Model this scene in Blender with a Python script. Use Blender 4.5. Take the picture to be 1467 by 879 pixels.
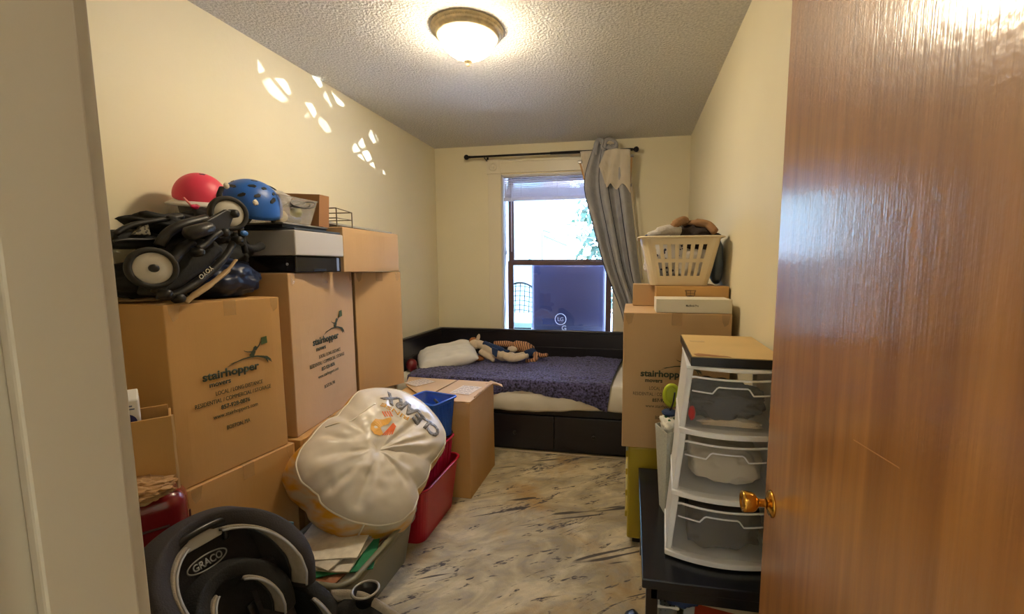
import bpy, bmesh, math, random
from mathutils import Vector, Matrix, noise, Euler
PI=math.pi
S=bpy.context.scene
for o in list(bpy.data.objects): bpy.data.objects.remove(o)
C=S.collection
# ------------------------------------------------------------------ camera
F,CX,CY,CH=623.0,790.0,449.0,1.52
_p=math.atan(66.4/F); _y=math.atan(115/math.hypot(F,66.4))
FW=Vector((-math.sin(_y)*math.cos(_p),math.cos(_y)*math.cos(_p),-math.sin(_p)))
RT=Vector((math.cos(_y),math.sin(_y),0)); UP=RT.cross(FW)
cam=bpy.data.objects.new('camera',bpy.data.cameras.new('camera')); C.objects.link(cam)
cam.matrix_world=Matrix(((RT.x,UP.x,-FW.x,0),(RT.y,UP.y,-FW.y,0),(RT.z,UP.z,-FW.z,CH),(0,0,0,1)))
cam.data.sensor_width=36; cam.data.lens=F/1467*36
cam.data.shift_x=-(CX-733.5)/1467; cam.data.shift_y=(CY-439.5)/1467
cam.data.clip_start=0.02; cam.data.clip_end=200
S.camera=cam
# ------------------------------------------------------------------ world, sun, exposure
S.view_settings.view_transform='Standard'; S.view_settings.look='None'
S.view_settings.gamma=1; S.view_settings.use_curve_mapping=False
S.view_settings.exposure=0.45
W=bpy.data.worlds.new('sky'); S.world=W; W.use_nodes=True
W.node_tree.nodes['Background'].inputs[0].default_value=(0.46,0.62,1.0,1)
W.node_tree.nodes['Background'].inputs[1].default_value=24
def light(name,kind,loc,energy,color,size=0.3,aim=None,**k):
    d=bpy.data.lights.new(name,kind); d.energy=energy; d.color=color
    if kind=='AREA': d.shape='RECTANGLE'; d.size=size; d.size_y=k.get('sy',size)
    elif kind=='SUN': d.angle=size
    else: d.shadow_soft_size=size
    o=bpy.data.objects.new(name,d); C.objects.link(o); o.location=loc
    if aim is not None: o.rotation_euler=(Vector(aim)-Vector(loc)).to_track_quat('-Z','Y').to_euler()
    return o
light('sun','SUN',(3,-4,12),5,(1,.95,.86),.01,aim=(1.0,4.5,4))
light('hall_fill','POINT',(0.15,-0.75,2.35),7,(1,.86,.66),.12)  # unseen fill light added in the hall behind the camera
def bounce_lamp():
    # sunlight thrown up through the upper sash by crinkled glossy surfaces outside: a spot with a broken, faceted pattern
    d=bpy.data.lights.new('sun_glint','SPOT'); d.energy=2300; d.color=(.86,.93,1); d.shadow_soft_size=.004; d.spot_size=math.radians(140); d.spot_blend=.1
    o=bpy.data.objects.new('sun_glint',d); C.objects.link(o); o.location=(-.12,5.75,1.62)
    o.rotation_euler=(Vector((-2.05,2.75,2.45))-Vector(o.location)).to_track_quat('-Z','Y').to_euler()
    Q=o.rotation_euler.to_matrix().inverted(); pq=[Q@(at(u,v,'X',-2.05)-Vector(o.location)) for u,v in ((398,100),(548,225))]; pq=[(p.x/p.z,p.y/p.z) for p in pq]
    BAND_M=-(pq[1][1]-pq[0][1])/(pq[1][0]-pq[0][0]); BAND_C=-(pq[0][1]+BAND_M*pq[0][0])
    d.use_nodes=True; N=d.node_tree.nodes; L=d.node_tree.links; em=N['Emission']
    ge=N.new('ShaderNodeNewGeometry'); R3_=o.rotation_euler.to_matrix(); ax=[]
    for k in range(3):
        dn=N.new('ShaderNodeVectorMath'); dn.operation='DOT_PRODUCT'; L.new(ge.outputs['Incoming'],dn.inputs[0]); dn.inputs[1].default_value=tuple(R3_.col[k]); ax.append(dn.outputs['Value'])
    def mth(op,a,b=None):
        n=N.new('ShaderNodeMath'); n.operation=op
        for i,v in enumerate((a,b)):
            if v is None: continue
            if isinstance(v,(int,float)): n.inputs[i].default_value=v
            else: L.new(v,n.inputs[i])
        return n.outputs[0]
    x=mth('DIVIDE',ax[0],ax[2]); y=mth('DIVIDE',ax[1],ax[2])
    cb=N.new('ShaderNodeCombineXYZ'); L.new(x,cb.inputs[0]); L.new(mth('MULTIPLY',y,.75),cb.inputs[1])
    mp=N.new('ShaderNodeMapping'); mp.inputs['Rotation'].default_value=(0,0,.75); mp.inputs['Scale'].default_value=(1,1,1); L.new(cb.outputs[0],mp.inputs[0])
    def vor(feat):
        v=N.new('ShaderNodeTexVoronoi'); v.feature=feat; v.distance='EUCLIDEAN'; v.inputs['Scale'].default_value=52; v.inputs['Randomness'].default_value=.45; L.new(mp.outputs[0],v.inputs['Vector']); return v
    e=mth('GREATER_THAN',vor('DISTANCE_TO_EDGE').outputs['Distance'],.12)
    sc=N.new('ShaderNodeSeparateColor'); L.new(vor('F1').outputs['Color'],sc.inputs[0]); c=mth('GREATER_THAN',sc.outputs[0],.45)
    band=mth('LESS_THAN',mth('ABSOLUTE',mth('ADD',mth('ADD',y,mth('MULTIPLY',x,BAND_M)),BAND_C)),.042)
    wd=mth('LESS_THAN',mth('ABSOLUTE',mth('SUBTRACT',x,(pq[0][0]+pq[1][0])/2)),abs(pq[0][0]-pq[1][0])*.60)
    k=mth('MULTIPLY',mth('MULTIPLY',mth('MULTIPLY',e,c),mth('MULTIPLY',band,wd)),mth('ADD',mth('MULTIPLY',sc.outputs[1],.7),.3))
    L.new(k,em.inputs['Strength'])

LAMP_E=84.0
HX0,HX1,YB,ZC=-2.05,.525,4.40,2.75     # room extents
def at(u,v,ax,val):
    r=FW+RT*((u-CX)/F)-UP*((v-CY)/F)
    if ax=='X': t=val/r.x
    elif ax=='Y': t=val/r.y
    else: t=(val-CH)/r.z
    return Vector((0,0,CH))+r*t
bounce_lamp()
# ------------------------------------------------------------------ materials
def srgb(r,g,b):
    f=lambda c:(c/255/12.92) if c/255<=.04045 else ((c/255+.055)/1.055)**2.4
    return (f(r),f(g),f(b),1)
MATS={}
def nt(m): return m.node_tree.nodes,m.node_tree.links
def mat(name,col,rough=.6,metal=0,var=0,vscale=8,bump=0,bscale=60,stretch=(1,1,1),coat=0,alpha=None,emit=0,ecol=None,col2=None,trans=0,sheen=0,ior=None,spec=None,detail=3,bstretch=None):
    if name in MATS: return MATS[name]
    m=bpy.data.materials.new(name); m.use_nodes=True; N,L=nt(m); b=N['Principled BSDF']
    c=srgb(*col); b.inputs['Base Color'].default_value=c
    b.inputs['Roughness'].default_value=rough; b.inputs['Metallic'].default_value=metal
    if coat: b.inputs['Coat Weight'].default_value=coat; b.inputs['Coat Roughness'].default_value=.12
    if spec is not None: b.inputs['Specular IOR Level'].default_value=spec
    if trans: b.inputs['Transmission Weight'].default_value=trans
    if ior: b.inputs['IOR'].default_value=ior
    if sheen: b.inputs['Sheen Weight'].default_value=sheen
    if alpha is not None: b.inputs['Alpha'].default_value=alpha
    if emit: b.inputs['Emission Color'].default_value=srgb(*(ecol or col)); b.inputs['Emission Strength'].default_value=emit
    tc=N.new('ShaderNodeTexCoord')
    if var or col2:
        mp=N.new('ShaderNodeMapping'); mp.inputs['Scale'].default_value=stretch; L.new(tc.outputs['Object'],mp.inputs[0])
        n=N.new('ShaderNodeTexNoise'); n.inputs['Scale'].default_value=vscale; n.inputs['Detail'].default_value=detail; L.new(mp.outputs[0],n.inputs['Vector'])
        r=N.new('ShaderNodeValToRGB'); r.color_ramp.elements[0].position=.35; r.color_ramp.elements[1].position=.65
        if col2: r.color_ramp.elements[0].color=srgb(*col2); r.color_ramp.elements[1].color=c
        else:
            r.color_ramp.elements[0].color=tuple(x*(1-var) for x in c[:3])+(1,); r.color_ramp.elements[1].color=tuple(min(1,x*(1+var*.6)) for x in c[:3])+(1,)
        L.new(n.outputs['Fac'],r.inputs[0]); L.new(r.outputs[0],b.inputs['Base Color'])
    if bump:
        mp2=N.new('ShaderNodeMapping'); mp2.inputs['Scale'].default_value=bstretch or stretch; L.new(tc.outputs['Object'],mp2.inputs[0])
        n2=N.new('ShaderNodeTexNoise'); n2.inputs['Scale'].default_value=bscale; n2.inputs['Detail'].default_value=3; L.new(mp2.outputs[0],n2.inputs['Vector'])
        bp=N.new('ShaderNodeBump'); bp.inputs['Strength'].default_value=bump; bp.inputs['Distance'].default_value=.01
        L.new(n2.outputs['Fac'],bp.inputs['Height']); L.new(bp.outputs[0],b.inputs['Normal'])
    MATS[name]=m; return m
M_wall=mat('wall_paint',(229,219,187),.55,var=.03,vscale=1.5,bump=.08,bscale=35)
M_ceil=mat('popcorn_ceiling',(216,213,206),.9,var=.16,vscale=70,bump=.9,bscale=75)
M_trimw=mat('cream_gloss_paint',(226,216,190),.3,bump=.03,bscale=20)
M_jamb=mat('shaded_jamb_paint',(172,157,138),.22,bump=.05,bscale=14,stretch=(1,1,.2))  # cream paint darkened, the door frame's shade is put into the colour
M_cb=mat('cardboard',(188,145,86),.75,var=.07,vscale=3,bump=.05,bscale=90,stretch=(1,1,.25))
M_cb2=mat('cardboard_pale',(190,156,112),.75,var=.06,vscale=3,bump=.05,bscale=90,stretch=(1,1,.25))
M_cbd=mat('cardboard_edge',(176,136,88),.85,var=.2,vscale=30,bump=.3,bscale=120)
M_tape=mat('packing_tape',(212,176,122),.35,alpha=.16,bump=.6,bscale=40)
M_print=mat('green_black_ink',(52,62,44),.7)
M_print2=mat('dark_ink',(70,58,40),.75)
M_blackpl=mat('black_plastic',(22,22,24),.35)
M_blackmt=mat('black_metal',(14,14,18),.3,metal=.3)
M_blackfab=mat('black_fabric',(26,26,27),.85,var=.25,vscale=20,bump=.3,bscale=180)
M_greyfab=mat('charcoal_fabric',(48,44,46),.85,var=.15,vscale=15,bump=.25,bscale=240)
M_beigefab=mat('beige_grey_fabric',(150,140,126),.9,var=.12,vscale=40,bump=.35,bscale=260)
M_piping=mat('grey_piping',(150,150,150),.5)
M_white=mat('white_plastic',(222,220,214),.35)
M_bed=mat('black_brown_paint',(30,27,32),.28,var=.15,vscale=5,stretch=(1,1,6))
M_sheet=mat('white_sheet',(222,216,202),.8,var=.04,vscale=6,bump=.12,bscale=9)
M_brass=mat('brass',(214,160,70),.18,metal=1,var=.1,vscale=20)
M_glass=None
def glassmat(name,tint=(1,1,1),gl=.08):
    m=bpy.data.materials.new(name); m.use_nodes=True; N,L=nt(m); N.remove(N['Principled BSDF'])
    t=N.new('ShaderNodeBsdfTransparent'); t.inputs[0].default_value=(*tint,1)
    g=N.new('ShaderNodeBsdfGlossy'); g.inputs['Roughness'].default_value=.01
    f=N.new('ShaderNodeFresnel'); f.inputs[0].default_value=1.5
    mx=N.new('ShaderNodeMixShader'); L.new(f.outputs[0],mx.inputs[0]); L.new(t.outputs[0],mx.inputs[1]); L.new(g.outputs[0],mx.inputs[2])
    L.new(mx.outputs[0],N['Material Output'].inputs[0]); return m
M_glass=glassmat('window_glass')
def translucent(name,col,op=.4,rough=.3,bump=.15):
    m=bpy.data.materials.new(name); m.use_nodes=True; N,L=nt(m); b=N['Principled BSDF']
    b.inputs['Base Color'].default_value=srgb(*col); b.inputs['Roughness'].default_value=rough; b.inputs['Alpha'].default_value=op
    n=N.new('ShaderNodeTexNoise'); n.inputs['Scale'].default_value=18; bp=N.new('ShaderNodeBump'); bp.inputs['Strength'].default_value=bump; bp.inputs['Distance'].default_value=.01
    L.new(n.outputs['Fac'],bp.inputs['Height']); L.new(bp.outputs[0],b.inputs['Normal']); return m
# ------------------------------------------------------------------ object helpers
def thing(name,label,cat,loc=(0,0,0),rotz=0,group=None,rot=None):
    o=bpy.data.objects.new(name,None); C.objects.link(o); o.empty_display_size=.05
    o.location=loc; o.rotation_euler=rot if rot else (0,0,rotz)
    o['label']=label; o['category']=cat
    if group: o['group']=group
    return o
def pm(o):
    return Matrix.Translation(o.location)@o.rotation_euler.to_matrix().to_4x4()
def chain(o):
    m=pm(o)
    while o.parent: o=o.parent; m=pm(o)@m
    return m
def obj(name,bm,m,parent=None,world=False,bevel=0,bseg=2,smooth=False,sub=0,solid=0,label=None,cat=None,group=None,kind=None,angle=40):
    """links the bmesh as ONE mesh object; a top-level mesh gets its origin at its base"""
    loc=Vector((0,0,0))
    if parent is not None and world: bm.transform(chain(parent).inverted())
    if parent is None:
        xs=[v.co for v in bm.verts]
        loc=Vector(((min(c.x for c in xs)+max(c.x for c in xs))/2,(min(c.y for c in xs)+max(c.y for c in xs))/2,min(c.z for c in xs)))
        bm.transform(Matrix.Translation(-loc))
    me=bpy.data.meshes.new(name); bm.to_mesh(me); bm.free()
    o=bpy.data.objects.new(name,me); C.objects.link(o); o.location=loc
    for mm in (m if isinstance(m,(list,tuple)) else [m]): me.materials.append(mm)
    if parent is not None: o.parent=parent
    if solid: md=o.modifiers.new('thickness','SOLIDIFY'); md.thickness=solid; md.offset=0
    if bevel: md=o.modifiers.new('bevel','BEVEL'); md.width=bevel; md.segments=bseg; md.limit_method='ANGLE'; md.angle_limit=math.radians(angle)
    if sub: md=o.modifiers.new('sub','SUBSURF'); md.levels=sub; md.render_levels=sub
    if smooth:
        for p in me.polygons: p.use_smooth=True
    if bevel and not smooth:
        pass
    if label: o['label']=label
    if cat: o['category']=cat
    if group: o['group']=group
    if kind: o['kind']=kind
    return o
def struct(name,bm,m,parent=None,**k): 
    if parent is None: k['kind']='structure'
    return obj(name,bm,m,parent,**k)
def nb(): return bmesh.new()
def box(bm,lo,hi,M=None,mi=0):
    vs=[bm.verts.new(((hi if (i>>0)&1 else lo)[0],(hi if (i>>1)&1 else lo)[1],(hi if (i>>2)&1 else lo)[2])) for i in range(8)]
    if M is not None:
        for v in vs: v.co=M@v.co
    for f in ((0,2,3,1),(4,5,7,6),(0,1,5,4),(2,6,7,3),(0,4,6,2),(1,3,7,5)):
        bm.faces.new([vs[i] for i in f]).material_index=mi
    return bm
def bx(lo,hi,M=None): return box(nb(),lo,hi,M)
def frame_of(d,upv=Vector((0,0,1))):
    d=d.normalized()
    if abs(d.dot(upv))>.98: upv=Vector((1,0,0))
    a=d.cross(upv).normalized(); b=a.cross(d).normalized(); return a,b
def tube(bm,pts,r,n=8,caps=True,closed=False,flat=1.0):
    pts=[Vector(p) for p in pts]; rs=r if isinstance(r,(list,tuple)) else [r]*len(pts); rings=[]; a=None
    for i,p in enumerate(pts):
        if closed: d=pts[(i+1)%len(pts)]-pts[i-1]
        else: d=pts[min(i+1,len(pts)-1)]-pts[max(i-1,0)]
        if d.length<1e-9: d=Vector((0,0,1))
        d.normalize()
        if a is None: a,b=frame_of(d)
        else:
            a=(a-d*a.dot(d)); a.normalize(); b=a.cross(d)
        rings.append([bm.verts.new(p+(a*math.cos(2*PI*k/n)+b*math.sin(2*PI*k/n)*flat)*rs[i]) for k in range(n)])
    m=len(rings)
    for i in range(m if closed else m-1):
        A,B=rings[i],rings[(i+1)%m]
        for k in range(n): bm.faces.new((A[k],A[(k+1)%n],B[(k+1)%n],B[k]))
    if caps and not closed: bm.faces.new(rings[0][::-1]); bm.faces.new(rings[-1])
    return bm
def smoothpath(pts,k=6):
    pts=[Vector(p) for p in pts]; out=[]
    for i in range(len(pts)-1):
        p0=pts[max(i-1,0)];p1=pts[i];p2=pts[i+1];p3=pts[min(i+2,len(pts)-1)]
        for j in range(k):
            t=j/k; out.append(.5*((2*p1)+(p2-p0)*t+(2*p0-5*p1+4*p2-p3)*t*t+(3*p1-p0-3*p2+p3)*t**3))
    out.append(pts[-1]); return out
def lathe(bm,prof,n=32,M=None,cap=False):
    rings=[]
    for r,z in prof:
        if r<1e-6: rings.append([bm.verts.new((0,0,z))])
        else: rings.append([bm.verts.new((r*math.cos(2*PI*k/n),r*math.sin(2*PI*k/n),z)) for k in range(n)])
    for A,B in zip(rings,rings[1:]):
        for k in range(n):
            if len(A)==1 and len(B)==1: continue
            if len(A)==1: bm.faces.new((A[0],B[(k+1)%n],B[k]))
            elif len(B)==1: bm.faces.new((A[k],A[(k+1)%n],B[0]))
            else: bm.faces.new((A[k],A[(k+1)%n],B[(k+1)%n],B[k]))
    if cap:
        for R in (rings[0],rings[-1]):
            if len(R)>2: bm.faces.new(R)
    if M is not None:
        for R in rings:
            for v in R: v.co=M@v.co
    bmesh.ops.recalc_face_normals(bm,faces=bm.faces)
    return bm
def prism(bm,pts,off,M=None):
    """closed polygon of 3D points extruded by vector off"""
    pts=[Vector(p) for p in pts]; off=Vector(off)
    A=[bm.verts.new(p) for p in pts]; B=[bm.verts.new(p+off) for p in pts]
    fs=[bm.faces.new(A),bm.faces.new(B[::-1])]; n=len(A)
    for i in range(n): fs.append(bm.faces.new((A[i],B[i],B[(i+1)%n],A[(i+1)%n])))
    if M is not None:
        for v in A+B: v.co=M@v.co
    bmesh.ops.recalc_face_normals(bm,faces=bm.faces)
    return bm
def grid(bm,nx,ny,f,mi=0,closex=False):
    V=[[bm.verts.new(f(i/nx,j/ny)) for j in range(ny+1)] for i in range(nx+(0 if closex else 1))]
    for i in range(nx):
        for j in range(ny):
            a=V[i];b=V[(i+1)%len(V)]
            bm.faces.new((a[j],b[j],b[j+1],a[j+1])).material_index=mi
    return bm
def blob(bm,c,r,seed=0,amp=.15,freq=3,M=None,sub=4,sq=1.0):
    t=bmesh.new(); bmesh.ops.create_icosphere(t,subdivisions=sub,radius=1)
    off=Vector((seed*3.1,seed*1.7,seed*5.3)); R=M.to_3x3() if M is not None else Matrix.Identity(3)
    for v in t.verts:
        n=v.co.copy(); k=1+amp*noise.noise(n*freq+off)+amp*.5*noise.noise(n*freq*2.3+off)
        p=Vector((math.copysign(abs(n.x)**sq,n.x),math.copysign(abs(n.y)**sq,n.y),math.copysign(abs(n.z)**sq,n.z)))
        v.co=Vector(c)+R@Vector((p.x*r[0]*k,p.y*r[1]*k,p.z*r[2]*k))
    me=bpy.data.meshes.new('t'); t.to_mesh(me); t.free(); bm.from_mesh(me); bpy.data.meshes.remove(me); return bm
def textbm(s,size,align='LEFT',extrude=.0006,bold=0,shear=0):
    cu=bpy.data.curves.new('t','FONT'); cu.body=s; cu.size=size; cu.align_x=align; cu.extrude=extrude; cu.resolution_u=3; cu.offset=bold*size; cu.shear=shear
    o=bpy.data.objects.new('t',cu); C.objects.link(o); dg=bpy.context.evaluated_depsgraph_get(); dg.update()
    me=bpy.data.meshes.new_from_object(o.evaluated_get(dg)); bm=bmesh.new(); bm.from_mesh(me)
    bpy.data.objects.remove(o); bpy.data.curves.remove(cu); bpy.data.meshes.remove(me); return bm
def textfit(s,width,cap,align='LEFT',**k):
    """text scaled to a given width and cap height"""
    bm=textbm(s,1,align,extrude=.0,**k); xs=[v.co.x for v in bm.verts]; w=max(xs)-min(xs); x0=min(xs)
    for v in bm.verts: v.co.x=(v.co.x-(x0 if align=='LEFT' else (min(xs)+w/2)))*width/w; v.co.y*=cap/.70
    for v in bm.verts: v.co.z=0
    ret=bmesh.ops.extrude_face_region(bm,geom=bm.faces[:])
    for g in ret['geom']:
        if isinstance(g,bmesh.types.BMVert): g.co.z+=.0008
    return bm
def basis(o,x,y):
    x=Vector(x).normalized(); y=Vector(y); z=x.cross(y).normalized(); y=z.cross(x)
    return Matrix(((x.x,y.x,z.x,o[0]),(x.y,y.y,z.y,o[1]),(x.z,y.z,z.z,o[2]),(0,0,0,1)))
def merge(dst,src,M=None):
    if M is not None: src.transform(M)
    me=bpy.data.meshes.new('t'); src.to_mesh(me); src.free(); dst.from_mesh(me); bpy.data.meshes.remove(me); return dst
def cyl(bm,p,q,r,n=16,r2=None): return tube(bm,[p,q],[r,r if r2 is None else r2],n)
# ================================================================== SETTING
def rugmat():
    m=bpy.data.materials.new('rug_weave'); m.use_nodes=True; N,L=nt(m); b=N['Principled BSDF']; b.inputs['Roughness'].default_value=.95
    tc=N.new('ShaderNodeTexCoord')
    def nz(scale,st,rot,detail=6,dist=0,loc=(0,0,0)):
        mp=N.new('ShaderNodeMapping'); mp.inputs['Scale'].default_value=st; mp.inputs['Location'].default_value=loc
        mr=N.new('ShaderNodeMapping'); mr.inputs['Rotation'].default_value=(0,0,rot)
        L.new(tc.outputs['Object'],mr.inputs[0]); L.new(mr.outputs[0],mp.inputs[0])
        n=N.new('ShaderNodeTexNoise'); n.inputs['Scale'].default_value=scale; n.inputs['Detail'].default_value=detail; n.inputs['Distortion'].default_value=dist; n.inputs['Roughness'].default_value=.62
        L.new(mp.outputs[0],n.inputs['Vector']); return n.outputs['Fac']
    def ramp(i,a,b_,ca=(0,0,0,1),cb=(1,1,1,1)):
        r=N.new('ShaderNodeValToRGB'); r.color_ramp.elements[0].position=a; r.color_ramp.elements[1].position=b_
        r.color_ramp.elements[0].color=ca; r.color_ramp.elements[1].color=cb; L.new(i,r.inputs[0]); return r.outputs[0]
    def mix(f,a,b_):
        x=N.new('ShaderNodeMixRGB'); L.new(f,x.inputs[0])
        for s,v in ((x.inputs[1],a),(x.inputs[2],b_)):
            if isinstance(v,tuple): s.default_value=v
            else: L.new(v,s)
        return x.outputs[0]
    base=ramp(nz(2.2,(1,1.6,1),-.5,8,1.2),.38,.62,srgb(148,134,104),srgb(202,186,150))
    base=mix(ramp(nz(9,(1,2,1),-.5,10,.6),.45,.75,(0,0,0,1),(.75,.75,.75,1)),base,srgb(140,134,124))
    base=mix(ramp(nz(1.5,(1,1,1),.3,5,.4,(3.3,1.2,0)),.53,.65,(0,0,0,1),(.6,.6,.6,1)),base,srgb(164,126,66))
    g=N.new('ShaderNodeMath'); g.operation='MULTIPLY'
    L.new(ramp(nz(3.2,(1,4.2,1),-.62,3,1.6,(7,2,0)),.58,.62),g.inputs[0]); L.new(ramp(nz(28,(1,2.5,1),-.5,6,.4),.42,.56),g.inputs[1])
    base=mix(g.outputs[0],base,srgb(74,68,66))
    g2=N.new('ShaderNodeMath'); g2.operation='MULTIPLY'
    L.new(ramp(nz(1.7,(.8,6.5,1),-.45,2,.8,(1.3,5.1,0)),.632,.655),g2.inputs[0]); g2.inputs[1].default_value=.9
    base=mix(g2.outputs[0],base,srgb(56,50,48))
    L.new(base,b.inputs['Base Color'])
    n2=N.new('ShaderNodeTexNoise'); n2.inputs['Scale'].default_value=160; L.new(tc.outputs['Object'],n2.inputs['Vector'])
    bp=N.new('ShaderNodeBump'); bp.inputs['Strength'].default_value=.5; bp.inputs['Distance'].default_value=.006
    L.new(n2.outputs['Fac'],bp.inputs['Height']); L.new(bp.outputs[0],b.inputs['Normal']); return m
def doormat():
    m=bpy.data.materials.new('varnished_wood'); m.use_nodes=True; N,L=nt(m); b=N['Principled BSDF']
    tc=N.new('ShaderNodeTexCoord')
    mp=N.new('ShaderNodeMapping'); mp.inputs['Scale'].default_value=(9,9,.55); L.new(tc.outputs['Object'],mp.inputs[0])
    n=N.new('ShaderNodeTexNoise'); n.inputs['Scale'].default_value=3; n.inputs['Detail'].default_value=6; n.inputs['Distortion'].default_value=.3; L.new(mp.outputs[0],n.inputs['Vector'])
    r=N.new('ShaderNodeValToRGB'); r.color_ramp.elements[0].position=.3; r.color_ramp.elements[1].position=.7
    r.color_ramp.elements[0].color=srgb(150,96,44); r.color_ramp.elements[1].color=srgb(190,130,66); L.new(n.outputs['Fac'],r.inputs[0]); L.new(r.outputs[0],b.inputs['Base Color'])
    b.inputs['Roughness'].default_value=.4; b.inputs['Coat Weight'].default_value=1; b.inputs['Coat Roughness'].default_value=.16; b.inputs['Coat IOR'].default_value=1.6
    mp2=N.new('ShaderNodeMapping'); mp2.inputs['Scale'].default_value=(70,70,4); L.new(tc.outputs['Object'],mp2.inputs[0])
    n2=N.new('ShaderNodeTexNoise'); n2.inputs['Scale'].default_value=2.5; n2.inputs['Detail'].default_value=5; L.new(mp2.outputs[0],n2.inputs['Vector'])
    n3=N.new('ShaderNodeTexNoise'); n3.inputs['Scale'].default_value=60; L.new(tc.outputs['Object'],n3.inputs['Vector'])
    ad=N.new('ShaderNodeMath'); ad.operation='ADD'; L.new(n2.outputs['Fac'],ad.inputs[0]); L.new(n3.outputs['Fac'],ad.inputs[1])
    bp=N.new('ShaderNodeBump'); bp.inputs['Strength'].default_value=.12; bp.inputs['Distance'].default_value=.004
    L.new(ad.outputs[0],bp.inputs['Height']); L.new(bp.outputs[0],b.inputs['Normal']); L.new(bp.outputs[0],b.inputs['Coat Normal']); return m
M_rug=rugmat(); M_door=doormat()
M_floor=mat('beige_floor',(196,180,148),.6,var=.08,vscale=4)
WX0,WX1,WZ0,WZ1=-1.335,-.165,.78,2.46
T=.2
struct('floor',bx((-2.25,.2,-.1),(.73,4.6,0)),M_floor)
struct('ceiling',bx((-2.25,.2,ZC),(.73,4.6,ZC+.1)),M_ceil)
struct('wall_left',bx((HX0-T,.2,0),(HX0,4.6,ZC)),M_wall)
struct('wall_right',bx((HX1,.2,0),(HX1+T,4.6,ZC)),M_wall)
w=nb()
for lo,hi in (((HX0,YB,0),(WX0,YB+T,ZC)),((WX1,YB,0),(HX1,YB+T,ZC)),((WX0,YB,0),(WX1,YB+T,WZ0)),((WX0,YB,WZ1),(WX1,YB+T,ZC))): box(w,lo,hi)
struct('wall_back',w,M_wall)
DX0,DX1,DZ=-.52,.415,2.27
w=nb()
for lo,hi in (((HX0,.2,0),(DX0,.335,ZC)),((DX1,.2,0),(HX1,.335,ZC)),((DX0,.2,DZ),(DX1,.335,ZC))): box(w,lo,hi)
struct('wall_front',w,M_wall)
# hallway shell behind the camera
w=nb()
for lo,hi in (((-1.3,-1.5,0),(-1.2,.2,2.6)),((1.0,-1.5,0),(1.1,.2,2.6)),((-1.3,-1.6,0),(1.1,-1.5,2.6))): box(w,lo,hi)
struct('wall_hall',w,M_wall); struct('ceiling_hall',bx((-1.3,-1.6,2.6),(1.1,.2,2.7)),M_wall)
struct('floor_hall',bx((-1.3,-1.6,-.1),(1.1,.2,0)),M_floor)
# door frame (trim_1): jamb lining, stops and room-side casing
t=nb()
box(t,(DX0,.19,0),(-.5,.346,DZ)); box(t,(.395,.19,0),(DX1,.346,DZ)); box(t,(DX0,.19,DZ),(DX1,.346,DZ+.02))
jf=struct('trim_1',t,M_jamb,bevel=.002)
t=nb(); box(t,(-.5,.26,0),(-.488,.328,2.27)); box(t,(.383,.26,0),(.395,.30,2.27)); box(t,(-.488,.26,2.255),(.383,.30,2.27)); struct('door_stop',t,M_jamb,jf,world=True,bevel=.0025)
t=nb(); box(t,(-.5,.19,0),(-.492,.236,2.27)); struct('jamb_bead',t,M_jamb,jf,world=True,bevel=.002)
t=nb(); box(t,(-.61,.335,0),(-.507,.350,DZ+.1)); box(t,(.42,.335,0),(.52,.350,DZ+.1)); struct('casing',t,M_jamb,jf,world=True,bevel=.003)
# baseboards
struct('baseboard_left',bx((HX0,.35,0),(HX0+.015,4.4,.12)),M_trimw,bevel=.004)
struct('baseboard_right',bx((HX1-.015,.35,0),(HX1,4.4,.12)),M_trimw,bevel=.004)
struct('baseboard_back',bx((HX0+.015,4.385,0),(HX1-.015,4.4,.12)),M_trimw,bevel=.004)
# window
M_sash=mat('mauve_brown_sash',(92,72,74),.4,var=.05)
M_sashw=mat('white_window_jamb',(205,205,205),.4)
wn=nb(); 
box(wn,(WX0,YB,WZ0),(WX0+.02,YB+.17,WZ1)); box(wn,(WX1-.02,YB,WZ0),(WX1,YB+.17,WZ1)); box(wn,(WX0,YB,WZ1-.02),(WX1,YB+.17,WZ1)); box(wn,(WX0,YB,WZ0),(WX1,YB+.2,WZ0+.025))
win=struct('window_1',wn,M_sashw)
def sash(z0,z1,y,nm):
    b=nb(); x0,x1=WX0+.05,WX1-.035; s=.055
    box(b,(x0,y,z0),(x0+s,y+.035,z1)); box(b,(x1-s,y,z0),(x1,y+.035,z1)); box(b,(x0+s,y,z0),(x1-s,y+.035,z0+.05)); box(b,(x0+s,y,z1-.045),(x1-s,y+.035,z1))
    o=struct('window_sash',b,M_sash,win,world=True,bevel=.003)
    g=struct('glass_pane',bx((x0+s,y+.015,z0+.05),(x1-s,y+.019,z1-.045)),M_glass,o,world=True)
sash(.81,1.585,YB+.055,'l'); sash(1.55,2.44,YB+.095,'u')
for x in (-1.05,-.45):
    b=nb(); box(b,(x-.03,YB+.05,1.585),(x+.03,YB+.085,1.592)); cyl(b,(x,YB+.07,1.59),(x,YB+.07,1.603),.014); struct('sash_lock',b,M_sash,win,world=True)
tr=nb()
box(tr,(WX0-.13,YB-.022,.74),(WX0+.005,YB,2.47)); box(tr,(WX1-.005,YB-.022,.74),(WX1+.15,YB,2.47)); box(tr,(WX0-.005,YB-.022,2.47),(WX1+.005,YB,2.60))
box(tr,(WX0-.01,YB-.028,2.575),(WX1+.01,YB-.022,2.595))
for x0 in (WX0-.14,WX1): box(tr,(x0,YB-.03,2.465),(x0+.14,YB,2.605))
trim=struct('trim_2',tr,M_trimw,bevel=.004)
for x0 in (WX0-.07,WX1+.07):
    b=nb(); lathe(b,[(.045,0),(.045,.006),(.03,.008),(.03,.003),(.014,.003),(.012,.009),(0,.010)],28,Matrix.Translation((x0,YB-.03,2.535))@Matrix.Rotation(PI/2,4,'X')); struct('rosette',b,M_trimw,trim,world=True,smooth=True)
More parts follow.
